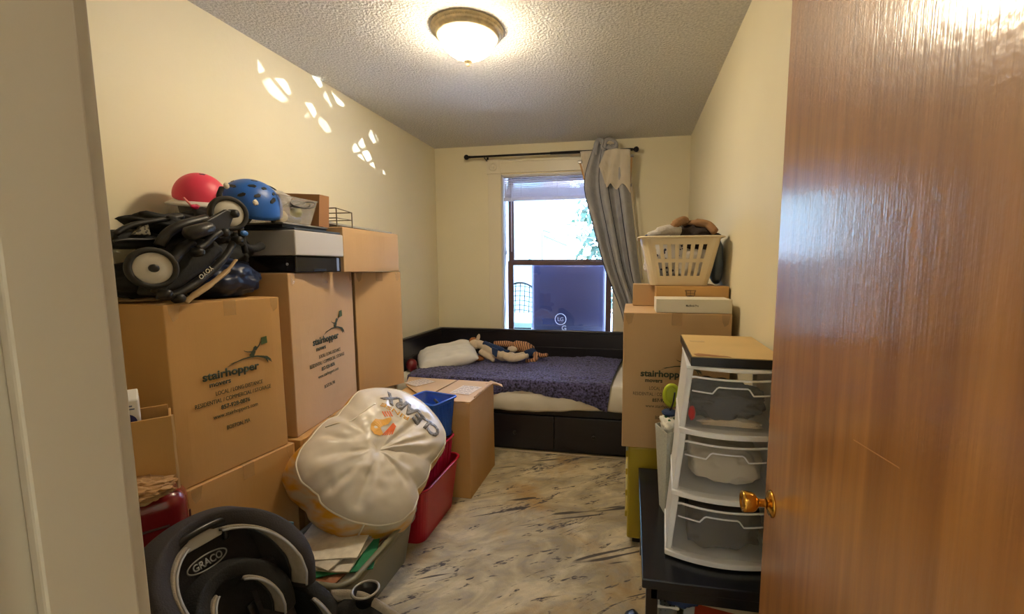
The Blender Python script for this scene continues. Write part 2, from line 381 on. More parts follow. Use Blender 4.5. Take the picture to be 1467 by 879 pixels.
struct('window_sill',bx((WX0-.12,YB-.05,.75),(WX1+.12,YB+.03,.782)),M_trimw,trim,world=True,bevel=.006)
# door_1, opened square to its wall
d=struct('door_1',bx((.357,.352,.012),(.393,1.172,2.25)),M_door,bevel=.002)
kb=nb(); KY,KZ=1.118,.93
MX=Matrix.Translation((.357,KY,KZ))@Matrix.Rotation(-PI/2,4,'Y')   # local z -> -X
lathe(kb,[(.0,0),(.033,.0),(.033,.003),(.029,.007),(.018,.010),(.013,.013)],36,MX); 
rose=obj('rose',kb,M_brass,d,world=True,smooth=True)
kb=nb(); lathe(kb,[(.010,.008),(.010,.030),(.013,.034),(.021,.040),(.0245,.047),(.0265,.066),(.0255,.070),(.021,.072),(.019,.069),(.012,.067),(.006,.069),(0,.069)],36,MX)
knob=obj('door_knob',kb,M_brass,d,world=True,smooth=True)
sc=nb(); prism(sc,[at(1223,629,'X',.3567),at(1288,669,'X',.3567),at(1289,671,'X',.3567),at(1223,630.5,'X',.3567)],(-.0004,0,0)); obj('scratch',sc,mat('pale_scratch',(196,140,84),.5),d,world=True)
for z in (.25,1.05,1.8):
    h=nb(); cyl(h,(.351,.349,z-.045),(.351,.349,z+.045),.006,10); obj('hinge',h,M_brass,d,world=True)
# rug
r=nb(); grid(r,60,90,lambda s,t:(-1.75+2.15*s,.55+2.80*t,.006+.0*noise.noise(Vector((s*6,t*9,0)))))
obj('rug',r,M_rug,solid=.008,smooth=True,label='cream and grey abstract rug with dark streaks covering the floor',cat='rug')
# ================================================================== CEILING LIGHT
L0=thing('ceiling_light','flush ceiling light with ribbed brass ring and glowing glass bowl','ceiling light',(-.865,2.29,ZC))
M_ant=mat('antique_brass',(226,208,168),.4,metal=.35,var=.2,vscale=30)
pr=[(0,0),(.185,0),(.188,-.006),(.183,-.012),(.176,-.014),(.178,-.022),(.170,-.028),(.163,-.030),(.163,-.038),(.155,-.044),(.148,-.046),(.140,-.046),(.140,-.03)]
b=nb(); lathe(b,pr,64); obj('canopy_ring',b,M_ant,L0,smooth=True)
b=nb()
for k in range(96):
    a=2*PI*k/96; b0=Vector((.184*math.cos(a),.184*math.sin(a),-.003)); b1=Vector((.176*math.cos(a+.06),.176*math.sin(a+.06),-.016)); tube(b,[b0,b1],.0032,5)
obj('rope_trim',b,M_ant,L0,smooth=True)
M_bowl=mat('glowing_glass_bowl',(255,244,214),.3,emit=LAMP_E,ecol=(255,234,200))
b=nb(); NB=96
pf=[(.139*math.cos(q),-.044-.098*math.sin(q)) for q in [i*PI/2/14 for i in range(15)]]
lathe(b,[(r*(1),z) for r,z in pf[:-1]]+[(0,pf[-1][1])],NB)
for v in b.verts:
    a=math.atan2(v.co.y,v.co.x); rr=math.hypot(v.co.x,v.co.y)
    if rr>.01: k=1+.02*math.cos(24*a)*min(1,rr/.08); v.co.x*=k; v.co.y*=k
obj('glass_bowl',b,M_bowl,L0,smooth=True)
b=nb(); lathe(b,[(0,-.138),(.012,-.143),(.021,-.154),(.022,-.160),(.013,-.166),(.009,-.170),(.011,-.177),(.005,-.184),(0,-.185)],24); obj('finial',b,M_ant,L0,smooth=True)
# ================================================================== CARDBOARD BOXES
def carton(name,label,near,f,wy,wx,z0,z1,m=None,group=None,seam=True,cat='box',wob=.004,seed=1):
    """near: corner nearest the door on the room side; f: direction of the printed face; box extends towards the wall"""
    f=Vector((f[0],f[1],0)).normalized(); th=-math.atan2(f.x,f.y); n=Vector((math.cos(th),math.sin(th),0))
    c=Vector((near[0],near[1],0))+f*wy/2-n*wx/2
    o=thing(name,label,cat,(c.x,c.y,z0),th,group); H=z1-z0
    b=nb(); box(b,(-wx/2,-wy/2,0),(wx/2,wy/2,H)); bmesh.ops.subdivide_edges(b,edges=b.edges[:],cuts=9,use_grid_fill=True)
    for v in b.verts:
        p=v.co; q=Vector((p.x*4+seed*7,p.y*4,p.z*4)); k=noise.noise(q)*wob
        ex=abs(abs(p.x)-wx/2)<1e-5; ey=abs(abs(p.y)-wy/2)<1e-5; ez=(p.z<1e-5 or p.z>H-1e-5)
        if ex and not ey and not ez: p.x+=math.copysign(abs(k)*1.4,p.x)
        if ey and not ex and not ez: p.y+=math.copysign(abs(k)*1.4,p.y)
        if (ex or ey) and not ez and (ex and ey): p.x+=k*.3; p.y+=k*.3
        if ez and p.z>0 and not ex and not ey: p.z-=abs(k)*.5
    obj('box_body',b,m or M_cb,o,bevel=.004,angle=50)
    if seam:
        b=nb(); prism(b,[(-wx/2+.002,-.025,H+.0005),(wx/2+.006,-.025,H+.0005),(wx/2+.006,-.025,H-.06),(wx/2+.0072,-.025,H-.06),(wx/2+.0072,-.025,H+.0017),(-wx/2+.002,-.025,H+.0017)],(0,.05,0)); obj('packing_tape',b,M_tape,o)
        # ruffled tape ends folded over the upper corners of the printed face
        for s in (-1,1):
            b=nb(); y=s*(wy/2-.03); v=[(wx/2+.0055,y-.02,H-.002),(wx/2+.0055,y+.022,H-.001),(wx/2+.006,y+.012,H-.05),(wx/2+.0055,y-.006,H-.062),(wx/2+.006,y-.018,H-.035)]; prism(b,v,(.0008,0,0)); obj('packing_tape',b,M_tape,o)
    return o,wx,wy,H
def stair_print(o,wx,wy,H,y0,y1,zt,scale=1.0,m=None):
    """mover's printing on the +x face; y0..y1 = width of the word, zt = its baseline height"""
    m=m or M_print; x=wx/2+.0045; W_=y1-y0
    def put(bm,y,z,nm='printed_text',lab=None): merge_to=obj(nm,bm,m,o); return merge_to
    def line(s,yc,zb,wd,cap,bold=.012,al='CENTER',nm='printed_text',sh=0):
        bm=textfit(s,wd,cap,al,bold=bold,shear=sh); bm.transform(basis((x,yc,zb),(0,1,0),(0,0,1))); obj(nm,bm,m,o)
    yc=(y0+y1)/2
    line('stairhopper',yc,zt,W_,W_*.135,.03,nm='printed_name')
    line('movers',y0+W_*.28,zt-W_*.125,W_*.36,W_*.085,.025)
    line('LOCAL / LONG DISTANCE',yc+W_*.12,zt-W_*.29,W_*.86,W_*.072,.0)
    line('RESIDENTIAL / COMMERCIAL / STORAGE',yc+W_*.03,zt-W_*.42,W_*1.36,W_*.072,.0)
    line('857-928-0876',yc+W_*.02,zt-W_*.55,W_*.52,W_*.072,.02)
    line('www.stairhoppers.com',yc+W_*.02,zt-W_*.68,W_*.80,W_*.072,.0)
    line('BOSTON, MA',yc+W_*.04,zt-W_*.93,W_*.42,W_*.072,.0)
    # hopping figure over a branch, carrying a box
    b=nb(); 
    def sw(pts,ws):
        for i in range(len(pts)-1):
            (a0,a1),(b0,b1)=pts[i],pts[i+1]; d=Vector((b0-a0,b1-a1)).normalized(); nn=Vector((-d.y,d.x)); w0,w1=ws[i],ws[i+1]
            P=[(a0+nn.x*w0,a1+nn.y*w0),(a0-nn.x*w0,a1-nn.y*w0),(b0-nn.x*w1,b1-nn.y*w1),(b0+nn.x*w1,b1+nn.y*w1)]
            vs=[b.verts.new((x,y0+W_*p,zt+W_*q)) for p,q in P]; b.faces.new(vs)
    sw([(.42,.155),(.55,.20),(.7,.235),(.85,.245),(.98,.235),(1.1,.2),(1.2,.14),(1.27,.07)],[.002,.006,.010,.012,.014,.02,.014,.002])
    sw([(.46,.195),(.56,.205),(.66,.225)],[.001,.008,.002]); sw([(1.08,.22),(1.17,.19),(1.24,.13),(1.26,.1)],[.002,.012,.008,.001]); sw([(1.12,.2),(1.18,.11),(1.19,.07)],[.004,.01,.001])
    sw([(.86,.25),(.90,.30),(.93,.35),(.94,.39)],[.045,.04,.03,.022]); sw([(.9,.33),(.8,.345),(.74,.37)],[.012,.008,.004]); sw([(.75,.365),(.73,.39)],[.004,.001])
    sw([(.95,.35),(1.02,.42),(1.07,.49)],[.014,.010,.006]); sw([(1.05,.47),(1.10,.50)],[.006,.002]); sw([(.93,.38),(.97,.42)],[.03,.02])
    for g in b.verts: g.co.x=x
    ret=bmesh.ops.extrude_face_region(b,geom=b.faces[:])
    for g in ret['geom']:
        if isinstance(g,bmesh.types.BMVert): g.co.x+=.0008
    obj('printed_figure',b,m,o)
    b=nb(); a=[(1.07,.53),(1.20,.55),(1.19,.68),(1.08,.665)]
    prism(b,[(x,y0+W_*p,zt+W_*(q-.10)) for p,q in a],(.0008,0,0)); obj('printed_cube',b,mat('green_ink',(66,84,44),.7) if m is M_print else m,o)
f1=(.105,.994)
B0=carton('moving_box','closed cardboard box on the floor under the big printed box nearest the door','' 'x' and (-1.615,1.27),f1,.475,.395,.012,.69,M_cb,seed=2,cat='box')
B1=carton('moving_box','large printed moving box nearest the door, carrying the folded stroller',(-1.63,1.26),f1,.465,.405,.692,1.386,M_cb,seed=3)
stair_print(*B1,-.225+.10,-.225+.335,.39)
f2=(-.178,.984)
carton('moving_box','plain cardboard box with a white barcode label behind the white laundry bag',(-1.585,1.80),(0,1),.67,.44,.012,.675,M_cb,seed=5)
B2=carton('moving_box','tall printed moving box carrying the printer',(-1.62,1.828),f2,.665,.31,.677,1.492,M_cb2,seed=7)
stair_print(*B2,-.3325+.175,-.3325+.45,.43)
carton('moving_box','plain cardboard box on the floor in the corner stack behind the open box',(-1.70,2.50),(0,1),.40,.335,.012,.69,M_cb,seed=9)
carton('moving_box','plain tall cardboard box between printed box and bed, under another box',(-1.733,2.50),(.389,.921),.352,.325,.692,1.488,M_cb2,seed=11)
carton('moving_box','squat plain cardboard box on top of the stack beside the printer',(-1.62,2.25),(0,1),.60,.42,1.493,1.748,M_cb2,seed=13,seam=False)
# right stack box: printed side faces the door
BR=carton('moving_box','printed moving box on the yellow crate at the right wall',(-.035,2.24),(1,0),.525,.555,.58,1.291,M_cb2,seed=15)
stair_print(*BR,-.2625+.09,-.2625+.33,.385)
# ================================================================== DAYBED
BD=thing('daybed','black-brown wooden daybed with drawers across the far end under the window','bed',(-.95,3.85,0))
def part(nm,lo,hi,m,par,bev=.004,**k): return obj(nm,bx(lo,hi),m,par,world=True,bevel=bev,**k)
BXL,BXR,BYF,BYB=-2.01,.10,3.385,4.33
bp=part('back_panel',(BXL,BYB-.03,.05),(BXR,BYB,.88),M_bed,BD)
part('top_rail',(BXL,BYB-.04,.855),(BXR,BYB+.008,.885),M_bed,bp,.006)
b=nb(); box(b,(BXL+.10,BYB-.036,.70),(BXR-.1,BYB-.030,.712)); obj('panel_moulding',b,M_bed,bp,world=True,bevel=.002)
sp=part('side_panel',(BXL,BYF+.02,.05),(BXL+.03,BYB-.03,.865),M_bed,BD)
part('side_rail',(BXL-.005,BYF,.855),(BXL+.04,BYB-.03,.885),M_bed,sp,.006)
b=nb(); box(b,(BXL+.03,BYF+.12,.56),(BXL+.036,BYB-.12,.57)); box(b,(BXL+.03,BYF+.12,.70),(BXL+.036,BYB-.12,.712)); obj('panel_moulding',b,M_bed,sp,world=True,bevel=.002)
sp=part('side_panel',(BXR-.03,BYF+.02,.05),(BXR,BYB-.03,.865),M_bed,BD)
for x,y in ((BXL,BYF),(BXR-.05,BYF)): part('post',(x,y,0),(x+.05,y+.05,.885),M_bed,BD,.005)
part('front_rail',(BXL+.05,BYF,.318),(BXR-.05,BYF+.03,.40),M_bed,BD)
part('bottom_rail',(BXL+.05,BYF+.03,.0),(BXR-.05,BYF+.05,.05),M_bed,BD)
part('base_platform',(BXL+.03,BYF+.03,.30),(BXR-.03,BYB-.03,.38),M_bed,BD)
for cx in (-1.574,-.924,-.274):
    dr=part('drawer',(cx-.322,BYF-.006,.035),(cx+.322,BYF+.016,.308),M_bed,BD,.004)
    b=nb(); lathe(b,[(.006,0),(.007,.012),(.012,.016),(.016,.022),(.015,.028),(.009,.032),(0,.033)],20,Matrix.Translation((cx,BYF-.006,.166))@Matrix.Rotation(PI/2,4,'X')); obj('drawer_knob',b,mat('dark_knob',(52,48,46),.3,metal=.5),dr,world=True,smooth=True)
    part('drawer_box',(cx-.30,BYF+.016,.06),(cx+.30,BYB-.2,.28),M_bed,dr,.003)
# mattress with fitted sheet
def matt(s,t):
    x=BXL+.04+(BXR-.075-BXL)*s; a=t
    # profile: front bottom -> front top -> back
    if a<.3:
        q=a/.3; y=BYF-.012-.018*math.sin(q*PI); z=.365+.02*math.sin(s*9)+(.205)*q; y+=.006*math.sin(s*60+q*3)*(1-q)
    else:
        q=(a-.3)/.7; y=BYF-.012+.025*math.sin(min(q*8,1)*PI/2)+(BYB-.05-BYF)*q; z=.570+.024*math.sin(min(q*8,1)*PI/2)
    return (x,y,z+.004*noise.noise(Vector((x*7,y*7,0))))
b=nb(); grid(b,90,44,matt); 
obj('mattress',b,M_sheet,smooth=True,solid=.012,label='thin mattress in a rumpled white fitted sheet on the daybed',cat='mattress')
# fluffy navy throw
M_throw=mat('navy_fleece',(104,100,150),.95,col2=(12,10,36),vscale=60,detail=9,bump=1.0,bscale=170,sheen=.15)
def throw(s,t):
    x=-1.86+s*(1.69+.10*t); y0=BYF-.035; wv=.035*math.sin(s*7)+.02*math.sin(s*19)
    if t<.26:
        q=t/.26; drop=.085+.05*s+wv*.8+.06*max(0,min(1,(s-.8)*6))
        z=.600-drop*(1-q); y=y0-.012*math.sin(q*PI)+.008*math.sin(s*40)*(1-q)
    else:
        q=(t-.26)/.74; y=y0+.03*min(1,q*8)+.87*q*(1+.03*math.sin(s*9)); z=.606+.018*min(1,q*9)
        if s<.22: y=y0+.03*min(1,q*8)+.87*q
    z+=.012*noise.noise(Vector((x*5,y*6,1)))+.007*noise.noise(Vector((x*24,y*24,0)))+.004*noise.noise(Vector((x*70,y*70,0)))
    return (x,min(y,BYB-.05),z)
b=nb(); grid(b,300,150,throw)
obj('throw_blanket',b,M_throw,smooth=True,solid=.012,label='fluffy navy fleece throw spread over the daybed mattress',cat='blanket')
# pillow
b=nb()
def pil(u,v):
    x=u*2-1; y=v*2-1; return x,y
n=36
def pf_(sgn):
    def f(u,v):
        x=u*2-1;y=v*2-1; e=(max(0,1-x**4)*max(0,1-y**4))**.55
        z=sgn*.085*e; k=1-.06*(1-abs(y))*(x*x) ; k2=1-.07*(1-abs(x))*(y*y)
        p=Vector((x*.27*k2,y*.20*k,z)); p.z+=.010*noise.noise(Vector((x*2.5,y*5,sgn)))*e**.5*2; return p
    return f
grid(b,n,n,pf_(1)); grid(b,n,n,pf_(-1)); bmesh.ops.remove_doubles(b,verts=b.verts,dist=.0008); bmesh.ops.recalc_face_normals(b,faces=b.faces)
b.transform(Matrix.Translation((-1.70,3.80,.685))@Matrix.Rotation(math.radians(28),4,'Z')@Matrix.Rotation(math.radians(-10),4,'Y')@Matrix.Rotation(math.radians(14),4,'X'))
obj('pillow',b,mat('pillow_cotton',(222,220,214),.8,bump=.15,bscale=10),smooth=True,label='plump white pillow at the head of the daybed',cat='pillow')
b=nb(); blob(b,(-1.90,3.50,.655),(.045,.05,.062),3,.1,2,sub=3); obj('drinking_cup',b,mat('dark_red_plastic',(110,22,30),.35),smooth=True,label='small dark red object on the bed in the corner behind the tall boxes',cat='ornament')
# plush toys
def remesh(o,v=.006,it=4):
    m=o.modifiers.new('r','REMESH'); m.mode='VOXEL'; m.voxel_size=v; m.use_smooth_shade=True
    s=o.modifiers.new('s','SMOOTH'); s.factor=.5; s.iterations=it
M_cream=mat('cream_plush',(214,196,168),.95,var=.05,vscale=30,bump=.6,bscale=300)
M_navy=mat('navy_cloth',(28,48,84),.85,bump=.2,bscale=200)
M_tan=mat('tan_plush',(170,110,62),.95,var=.2,vscale=20,bump=.6,bscale=300)
def AY(u,v,y): return at(u,v,'Y',y)
P=[(AY(684,492,3.98)),(AY(698,497,3.93)),(AY(712,505,3.90)),(AY(725,510,3.88)),(AY(738,511,3.88)),(AY(753,508,3.9))]
dog=thing('plush_dog','cream plush dog in a navy vest lying on its side by the pillow','plush toy',(P[2].x,P[2].y,.63))
b=nb(); tube(b,smoothpath(P,4),[.042]*4+[.052]*4+[.055]*4+[.045]*4+[.034]*4+[.02],14)
blob(b,AY(680,493,3.97),(.058,.05,.05),1,.05,2,sub=3); blob(b,AY(671,502,3.95),(.035,.03,.028),2,.05,2,sub=3)
tube(b,smoothpath([AY(688,503,3.9),AY(700,511,3.86),AY(708,517,3.84)],4),[.028]*5+[.02]*3+[.018],10)
tube(b,smoothpath([AY(722,509,3.84),AY(735,514,3.82),AY(752,510,3.84),AY(757,509,3.84)],4),[.036]*4+[.03]*4+[.022]*4+[.018],10)
o=obj('body',b,M_cream,dog,world=True,smooth=True); remesh(o)
b=nb(); blob(b,AY(685,484,3.97),(.018,.012,.042),1,.05,2,sub=3,M=Euler((0,.3,0)).to_matrix().to_4x4()); obj('ear',b,M_cream,dog,world=True,smooth=True)
b=nb(); blob(b,AY(678,488,3.99),(.04,.035,.035),5,.1,2,sub=3); obj('brown_patch',b,M_tan,dog,world=True,smooth=True,label='brown patch on the head')
b=nb(); blob(b,AY(686,513,3.90),(.055,.04,.028),6,.1,2,sub=3); obj('brown_ear',b,M_tan,dog,world=True,smooth=True)
b=nb(); tube(b,smoothpath([AY(694,491,3.93),AY(706,496,3.90),AY(722,502,3.88),AY(730,503,3.88)],5),[.03]*5+[.034]*5+[.02]*5+[.012],14,flat=.7); obj('vest',b,M_navy,dog,world=True,smooth=True)
b=nb(); prism(b,[AY(704,497,3.84),AY(713,500,3.835),AY(711,512,3.81),AY(705,507,3.82)],(0,.02,.0)); obj('vest_flap',b,M_navy,dog,world=True,bevel=.003)
b=nb(); lathe(b,[(.0,-.008),(.006,-.006),(.008,0),(.006,.006),(0,.008)],12,Matrix.Translation(AY(667,501,3.92))); obj('nose',b,M_blackpl,dog,world=True,smooth=True)
def tigermat():
    m=bpy.data.materials.new('tiger_plush'); m.use_nodes=True; N,L=nt(m); b=N['Principled BSDF']; b.inputs['Roughness'].default_value=.95
    tc=N.new('ShaderNodeTexCoord'); w=N.new('ShaderNodeTexWave'); w.inputs['Scale'].default_value=15; w.inputs['Distortion'].default_value=1.6; w.inputs['Detail'].default_value=1; w.bands_direction='X'
    mp=N.new('ShaderNodeMapping'); mp.inputs['Rotation'].default_value=(0,.35,0); L.new(tc.outputs['Object'],mp.inputs[0]); L.new(mp.outputs[0],w.inputs[0])
    r=N.new('ShaderNodeValToRGB'); r.color_ramp.elements[0].position=.14; r.color_ramp.elements[1].position=.24; r.color_ramp.elements[0].color=srgb(40,28,26); r.color_ramp.elements[1].color=srgb(184,134,96)
    L.new(w.outputs['Fac'],r.inputs[0]); L.new(r.outputs[0],b.inputs['Base Color']); return m
M_tiger=tigermat()
tg=thing('plush_tiger','striped tan plush tiger in navy shorts lying behind the cream dog','plush toy',(AY(745,500,4.1).x,4.1,.63))
b=nb(); tube(b,smoothpath([AY(708,492,4.12),AY(724,492,4.12),AY(738,495,4.1),AY(750,497,4.1),AY(762,504,4.08)],5),[.028]*5+[.032]*5+[.055]*5+[.062]*5+[.045],14)
tube(b,smoothpath([AY(765,505,4.05),AY(768,512,3.99),AY(762,517,3.93),AY(753,517,3.9)],4),[.026]*4+[.026]*4+[.024]*4+[.026],10)
tube(b,smoothpath([AY(768,507,4.05),AY(776,509,4.03),AY(785,508,4.02)],4),[.024]*4+[.02]*4+[.015],10)
o=obj('body',b,M_tiger,tg,world=True,smooth=True); remesh(o)
b=nb(); blob(b,AY(760,505,4.055),(.062,.05,.05),3,.12,2,sub=3); obj('shorts',b,M_navy,tg,world=True,smooth=True)
b=nb(); blob(b,AY(734,500,4.02),(.05,.03,.03),4,.1,2,sub=3); obj('cream_paw',b,M_cream,tg,world=True,smooth=True)
# ================================================================== CURTAIN ROD, CURTAIN, BLIND
rod=thing('curtain_rod','thin black curtain rod with ball ends above the window','curtain rod',(-.82,4.30,2.6))
RZ=2.622
b=nb(); cyl(b,(-1.62,4.30,RZ),(-.7,4.30,RZ),.011,12); cyl(b,(-.8,4.30,RZ),(-.02,4.30,RZ),.014,12); obj('rod',b,M_blackmt,rod,world=True,smooth=True)
for x,s in ((-1.62,-1),(-.02,1)):
    b=nb(); lathe(b,[(.012,0),(.014,.008),(.008,.012),(.014,.018),(.023,.03),(.026,.042),(.022,.055),(.012,.064),(0,.066)],20,Matrix.Translation((x,4.30,RZ))@Matrix.Rotation(s*PI/2,4,'Y')); obj('ball_end',b,M_blackmt,rod,world=True,smooth=True)
for x in (-1.47,-.06):
    b=nb(); cyl(b,(x,4.30,RZ-.018),(x,4.398,RZ-.03),.006,8); box(b,(x-.01,4.392,RZ-.06),(x+.01,4.399,RZ+.02)); tube(b,[(x,4.28,RZ+.004),(x,4.284,RZ-.012),(x,4.30,RZ-.02),(x,4.316,RZ-.012),(x,4.32,RZ+.004)],.004,6); obj('bracket',b,M_blackmt,rod,world=True)
M_quilt=mat('grey_quilted_cotton',(160,160,164),.9,var=.08,vscale=14,bump=.5,bscale=28)
M_qnavy=mat('navy_edge_binding',(30,36,60),.8)
M_lining=mat('ivory_curtain_cotton',(200,190,172),.85,var=.04,vscale=9,bump=.25,bscale=14)
cu=thing('curtain','grey quilted curtain with ivory lining knotted over the rod and swept right','curtain',(-.25,4.27,1.0))
Lp=[(853,206),(838,262),(850,320),(868,385),(889,440),(897,475)]; Rp=[(884,208),(901,262),(909,330),(916,390),(924,430),(930,475)]
Lp=[at(u,v,'Y',4.27) for u,v in Lp]; Rp=[at(u,v,'Y',4.27) for u,v in Rp]; Ls=smoothpath(Lp,12); Rs=smoothpath(Rp,12)
def q(s,t):
    i=t*(len(Ls)-1); k=min(int(i),len(Ls)-2); f=i-k; A=Ls[k].lerp(Ls[k+1],f); B_=Rs[k].lerp(Rs[k+1],f)
    p=A.lerp(B_,s); am=.018+.028*min(1,t*3)
    p.y+=-am*math.sin(s*PI*5.2+.4+t*.8)-.01*noise.noise(Vector((s*3,t*6,0)))-.02
    p.z+=.004*noise.noise(Vector((s*9,t*30,2))); return p
b=nb(); grid(b,90,110,q); obj('quilted_panel',b,M_quilt,cu,world=True,smooth=True,solid=.010,label='grey quilted face')
for s in (.0,.33,.52,.76):
    b=nb(); tube(b,[q(s,.02+.96*i/40)+Vector((0,-.004,0)) for i in range(41)],[.004+.004*math.sin(PI*i/40) for i in range(41)],6); obj('navy_fold_binding',b,M_qnavy,cu,world=True,smooth=True)
def sheet(top,bot,y,am,fr,nx=40,ny=30):
    T_=smoothpath([at(u,v,'Y',y) for u,v in top],8); B2_=smoothpath([at(u,v,'Y',y) for u,v in bot],8)
    def f(s,t):
        def ev(A,s):
            i=s*(len(A)-1);k=min(int(i),len(A)-2); return A[k].lerp(A[k+1],i-k)
        p=ev(T_,s).lerp(ev(B2_,s),t); p.y-=am*(.3+t)*math.sin(s*fr)+.006*noise.noise(Vector((s*6,t*6,1))); return p
    b=nb(); grid(b,nx,ny,f); return b
obj('ivory_lining',sheet([(831,217),(840,216),(856,215)],[(841,270),(842,266),(838,262)],4.245,.006,6),M_lining,cu,world=True,smooth=True,solid=.005,label='ivory lining flap on the left')
obj('ivory_lining',sheet([(867,216),(878,213),(890,213),(903,214)],[(858,238),(864,254),(869,268),(875,263),(883,271),(892,263),(903,276)],4.205,.014,16,60,40),M_lining,cu,world=True,smooth=True,solid=.005,label='ivory lining folded over the front')
b=nb(); K=lambda u,v,y=4.24: at(u,v,'Y',y)
tube(b,smoothpath([K(853,222),K(854,208,4.22),K(858,201,4.24),K(864,203,4.2),K(862,210,4.2),K(866,214,4.21)],5),.024,8,flat=.55)
tube(b,smoothpath([K(866,212,4.21),K(866,204,4.2),K(872,199,4.22),K(881,202,4.24),K(883,210,4.23),K(876,213,4.22),K(870,209,4.19)],5),.024,8,flat=.55); obj('knot',b,M_quilt,cu,world=True,smooth=True)
M_batten=mat('pale_wood_batten',(190,146,98),.6,var=.1,vscale=10)
for (a,c) in (((831,233),(841,270)),((905,224),(902,266))):
    b=nb(); A=K(*a,4.235);Bq=K(*c,4.235); w=Vector((.014,0,0)); prism(b,[A-w*.6,A+w*.6,Bq+w*.6,Bq-w*.6],(0,-.012,0)); obj('wooden_batten',b,M_batten,cu,world=True)
    for p in (A,Bq):
        b=nb(); box(b,(p.x-.018,p.y-.024,p.z-.008),(p.x+.018,p.y+.004,p.z+.008)); cyl(b,(p.x-.02,p.y-.01,p.z+.012),(p.x+.02,p.y-.01,p.z+.012),.004,8); obj('metal_clip',b,mat('steel',(150,148,144),.3,metal=.9),cu,world=True,bevel=.002)
b=nb(); tube(b,smoothpath([K(905,262,4.23),K(908,300,4.24),K(914,350,4.25),K(920,400,4.25)],8),.011,8,flat=.4); obj('hem',b,M_lining,cu,world=True,smooth=True)
bl=thing('window_blind','white slatted blind pulled up unevenly at the top of the window','blind',(-.75,4.43,2.2))
M_slat=mat('white_blind_slat',(226,222,226),.4)
_N,_L=nt(M_slat); _t=_N.new('ShaderNodeBsdfTranslucent'); _t.inputs[0].default_value=srgb(226,222,230); _mx=_N.new('ShaderNodeMixShader'); _mx.inputs[0].default_value=.35
_L.new(_N['Principled BSDF'].outputs[0],_mx.inputs[1]); _L.new(_t.outputs[0],_mx.inputs[2]); _L.new(_mx.outputs[0],_N['Material Output'].inputs[0])
b=nb(); box(b,(WX0+.025,4.405,2.425),(WX1-.025,4.44,2.46)); obj('headrail',b,M_slat,bl,world=True,bevel=.002)
b=nb()
for i in range(13):
    z0=2.24+.0085*i; f=i/12; zl=z0+.065*f*f ; zr=z0+.075*f
    A=Vector((WX0+.03,4.425,zl));Bq=Vector((WX1-.03,4.425,zr)); prism(b,[A+Vector((0,-.008,-.009)),A+Vector((0,.008,.006)),A+Vector((0,.008,.008)),A+Vector((0,-.008,-.007))],Bq-A)
obj('slats',b,M_slat,bl,world=True)
b=nb(); box(b,(WX0+.028,4.402,2.196),(WX1-.028,4.445,2.232)); obj('bottom_rail',b,M_slat,bl,world=True,bevel=.004)
b=nb(); cyl(b,(-1.225,4.40,2.42),(-1.225,4.40,1.68),.004,8); obj('tilt_wand',b,M_slat,bl,world=True)
b=nb(); cyl(b,(-1.285,4.40,2.42),(-1.285,4.40,1.68),.0025,6); cyl(b,(-1.285,4.40,1.69),(-1.285,4.40,1.65),.006,8,.009); obj('lift_cord',b,M_slat,bl,world=True)
for x in (-1.12,-.75,-.4):
    b=nb(); cyl(b,(x,4.402,2.43),(x,4.402,2.2),.0018,6); obj('ladder_cord',b,M_slat,bl,world=True)
# ================================================================== OUTSIDE
def brickmat():
    m=bpy.data.materials.new('pale_painted_brick'); m.use_nodes=True; N,L=nt(m); b=N['Principled BSDF']
    tc=N.new('ShaderNodeTexCoord'); mp=N.new('ShaderNodeMapping'); mp.inputs['Rotation'].default_value=(PI/2,0,0); L.new(tc.outputs['Object'],mp.inputs[0])
    t=N.new('ShaderNodeTexBrick'); t.inputs['Scale'].default_value=4; t.inputs['Color1'].default_value=srgb(150,122,116); t.inputs['Color2'].default_value=srgb(126,96,94); t.inputs['Mortar'].default_value=srgb(176,160,150); t.inputs['Mortar Size'].default_value=.03
    L.new(mp.outputs[0],t.inputs['Vector']); L.new(t.outputs['Color'],b.inputs['Base Color']); b.inputs['Roughness'].default_value=.9; return m
M_brick=brickmat()
nbd=thing('neighbour_building','sunlit pale brick house beyond the window at left','building',(-4.5,9,-3))
obj('brick_wall',bx((-8,9,-3),(-1.62,11.5,9)),M_brick,nbd,world=True)
b=nb(); box(b,(-3.2,8.9,-.2),(-2.75,9.0,1.25)); obj('window_frame',b,mat('grey_window_frame',(120,110,130),.5),nbd,world=True)
obj('side_wall',bx((-2.3,4.9,-3),(-1.82,9,9)),mat('pale_green_brick',(96,124,116),.9,var=.1,vscale=9),nbd,world=True)
lp=thing('wall_bracket','thin metal pole with a short arm against the brick house','pole',(-2.2,8,-.5))
b=nb(); cyl(b,(-1.62,8,-.6),(-1.62,8,2.15),.035,8); cyl(b,(-1.55,8,-.6),(-1.55,8,2.1),.015,8); tube(b,[(-1.62,8,2.12),(-1.35,7.9,2.0),(-1.1,7.8,1.9)],.03,8); tube(b,[(-1.62,8,2.2),(-1.45,7.9,2.15),(-1.35,7.9,2.0)],.02,8); box(b,(-1.15,7.76,1.6),(-1.08,7.84,1.95)); obj('pole',b,mat('grey_pole',(120,120,140),.5),lp,world=True)
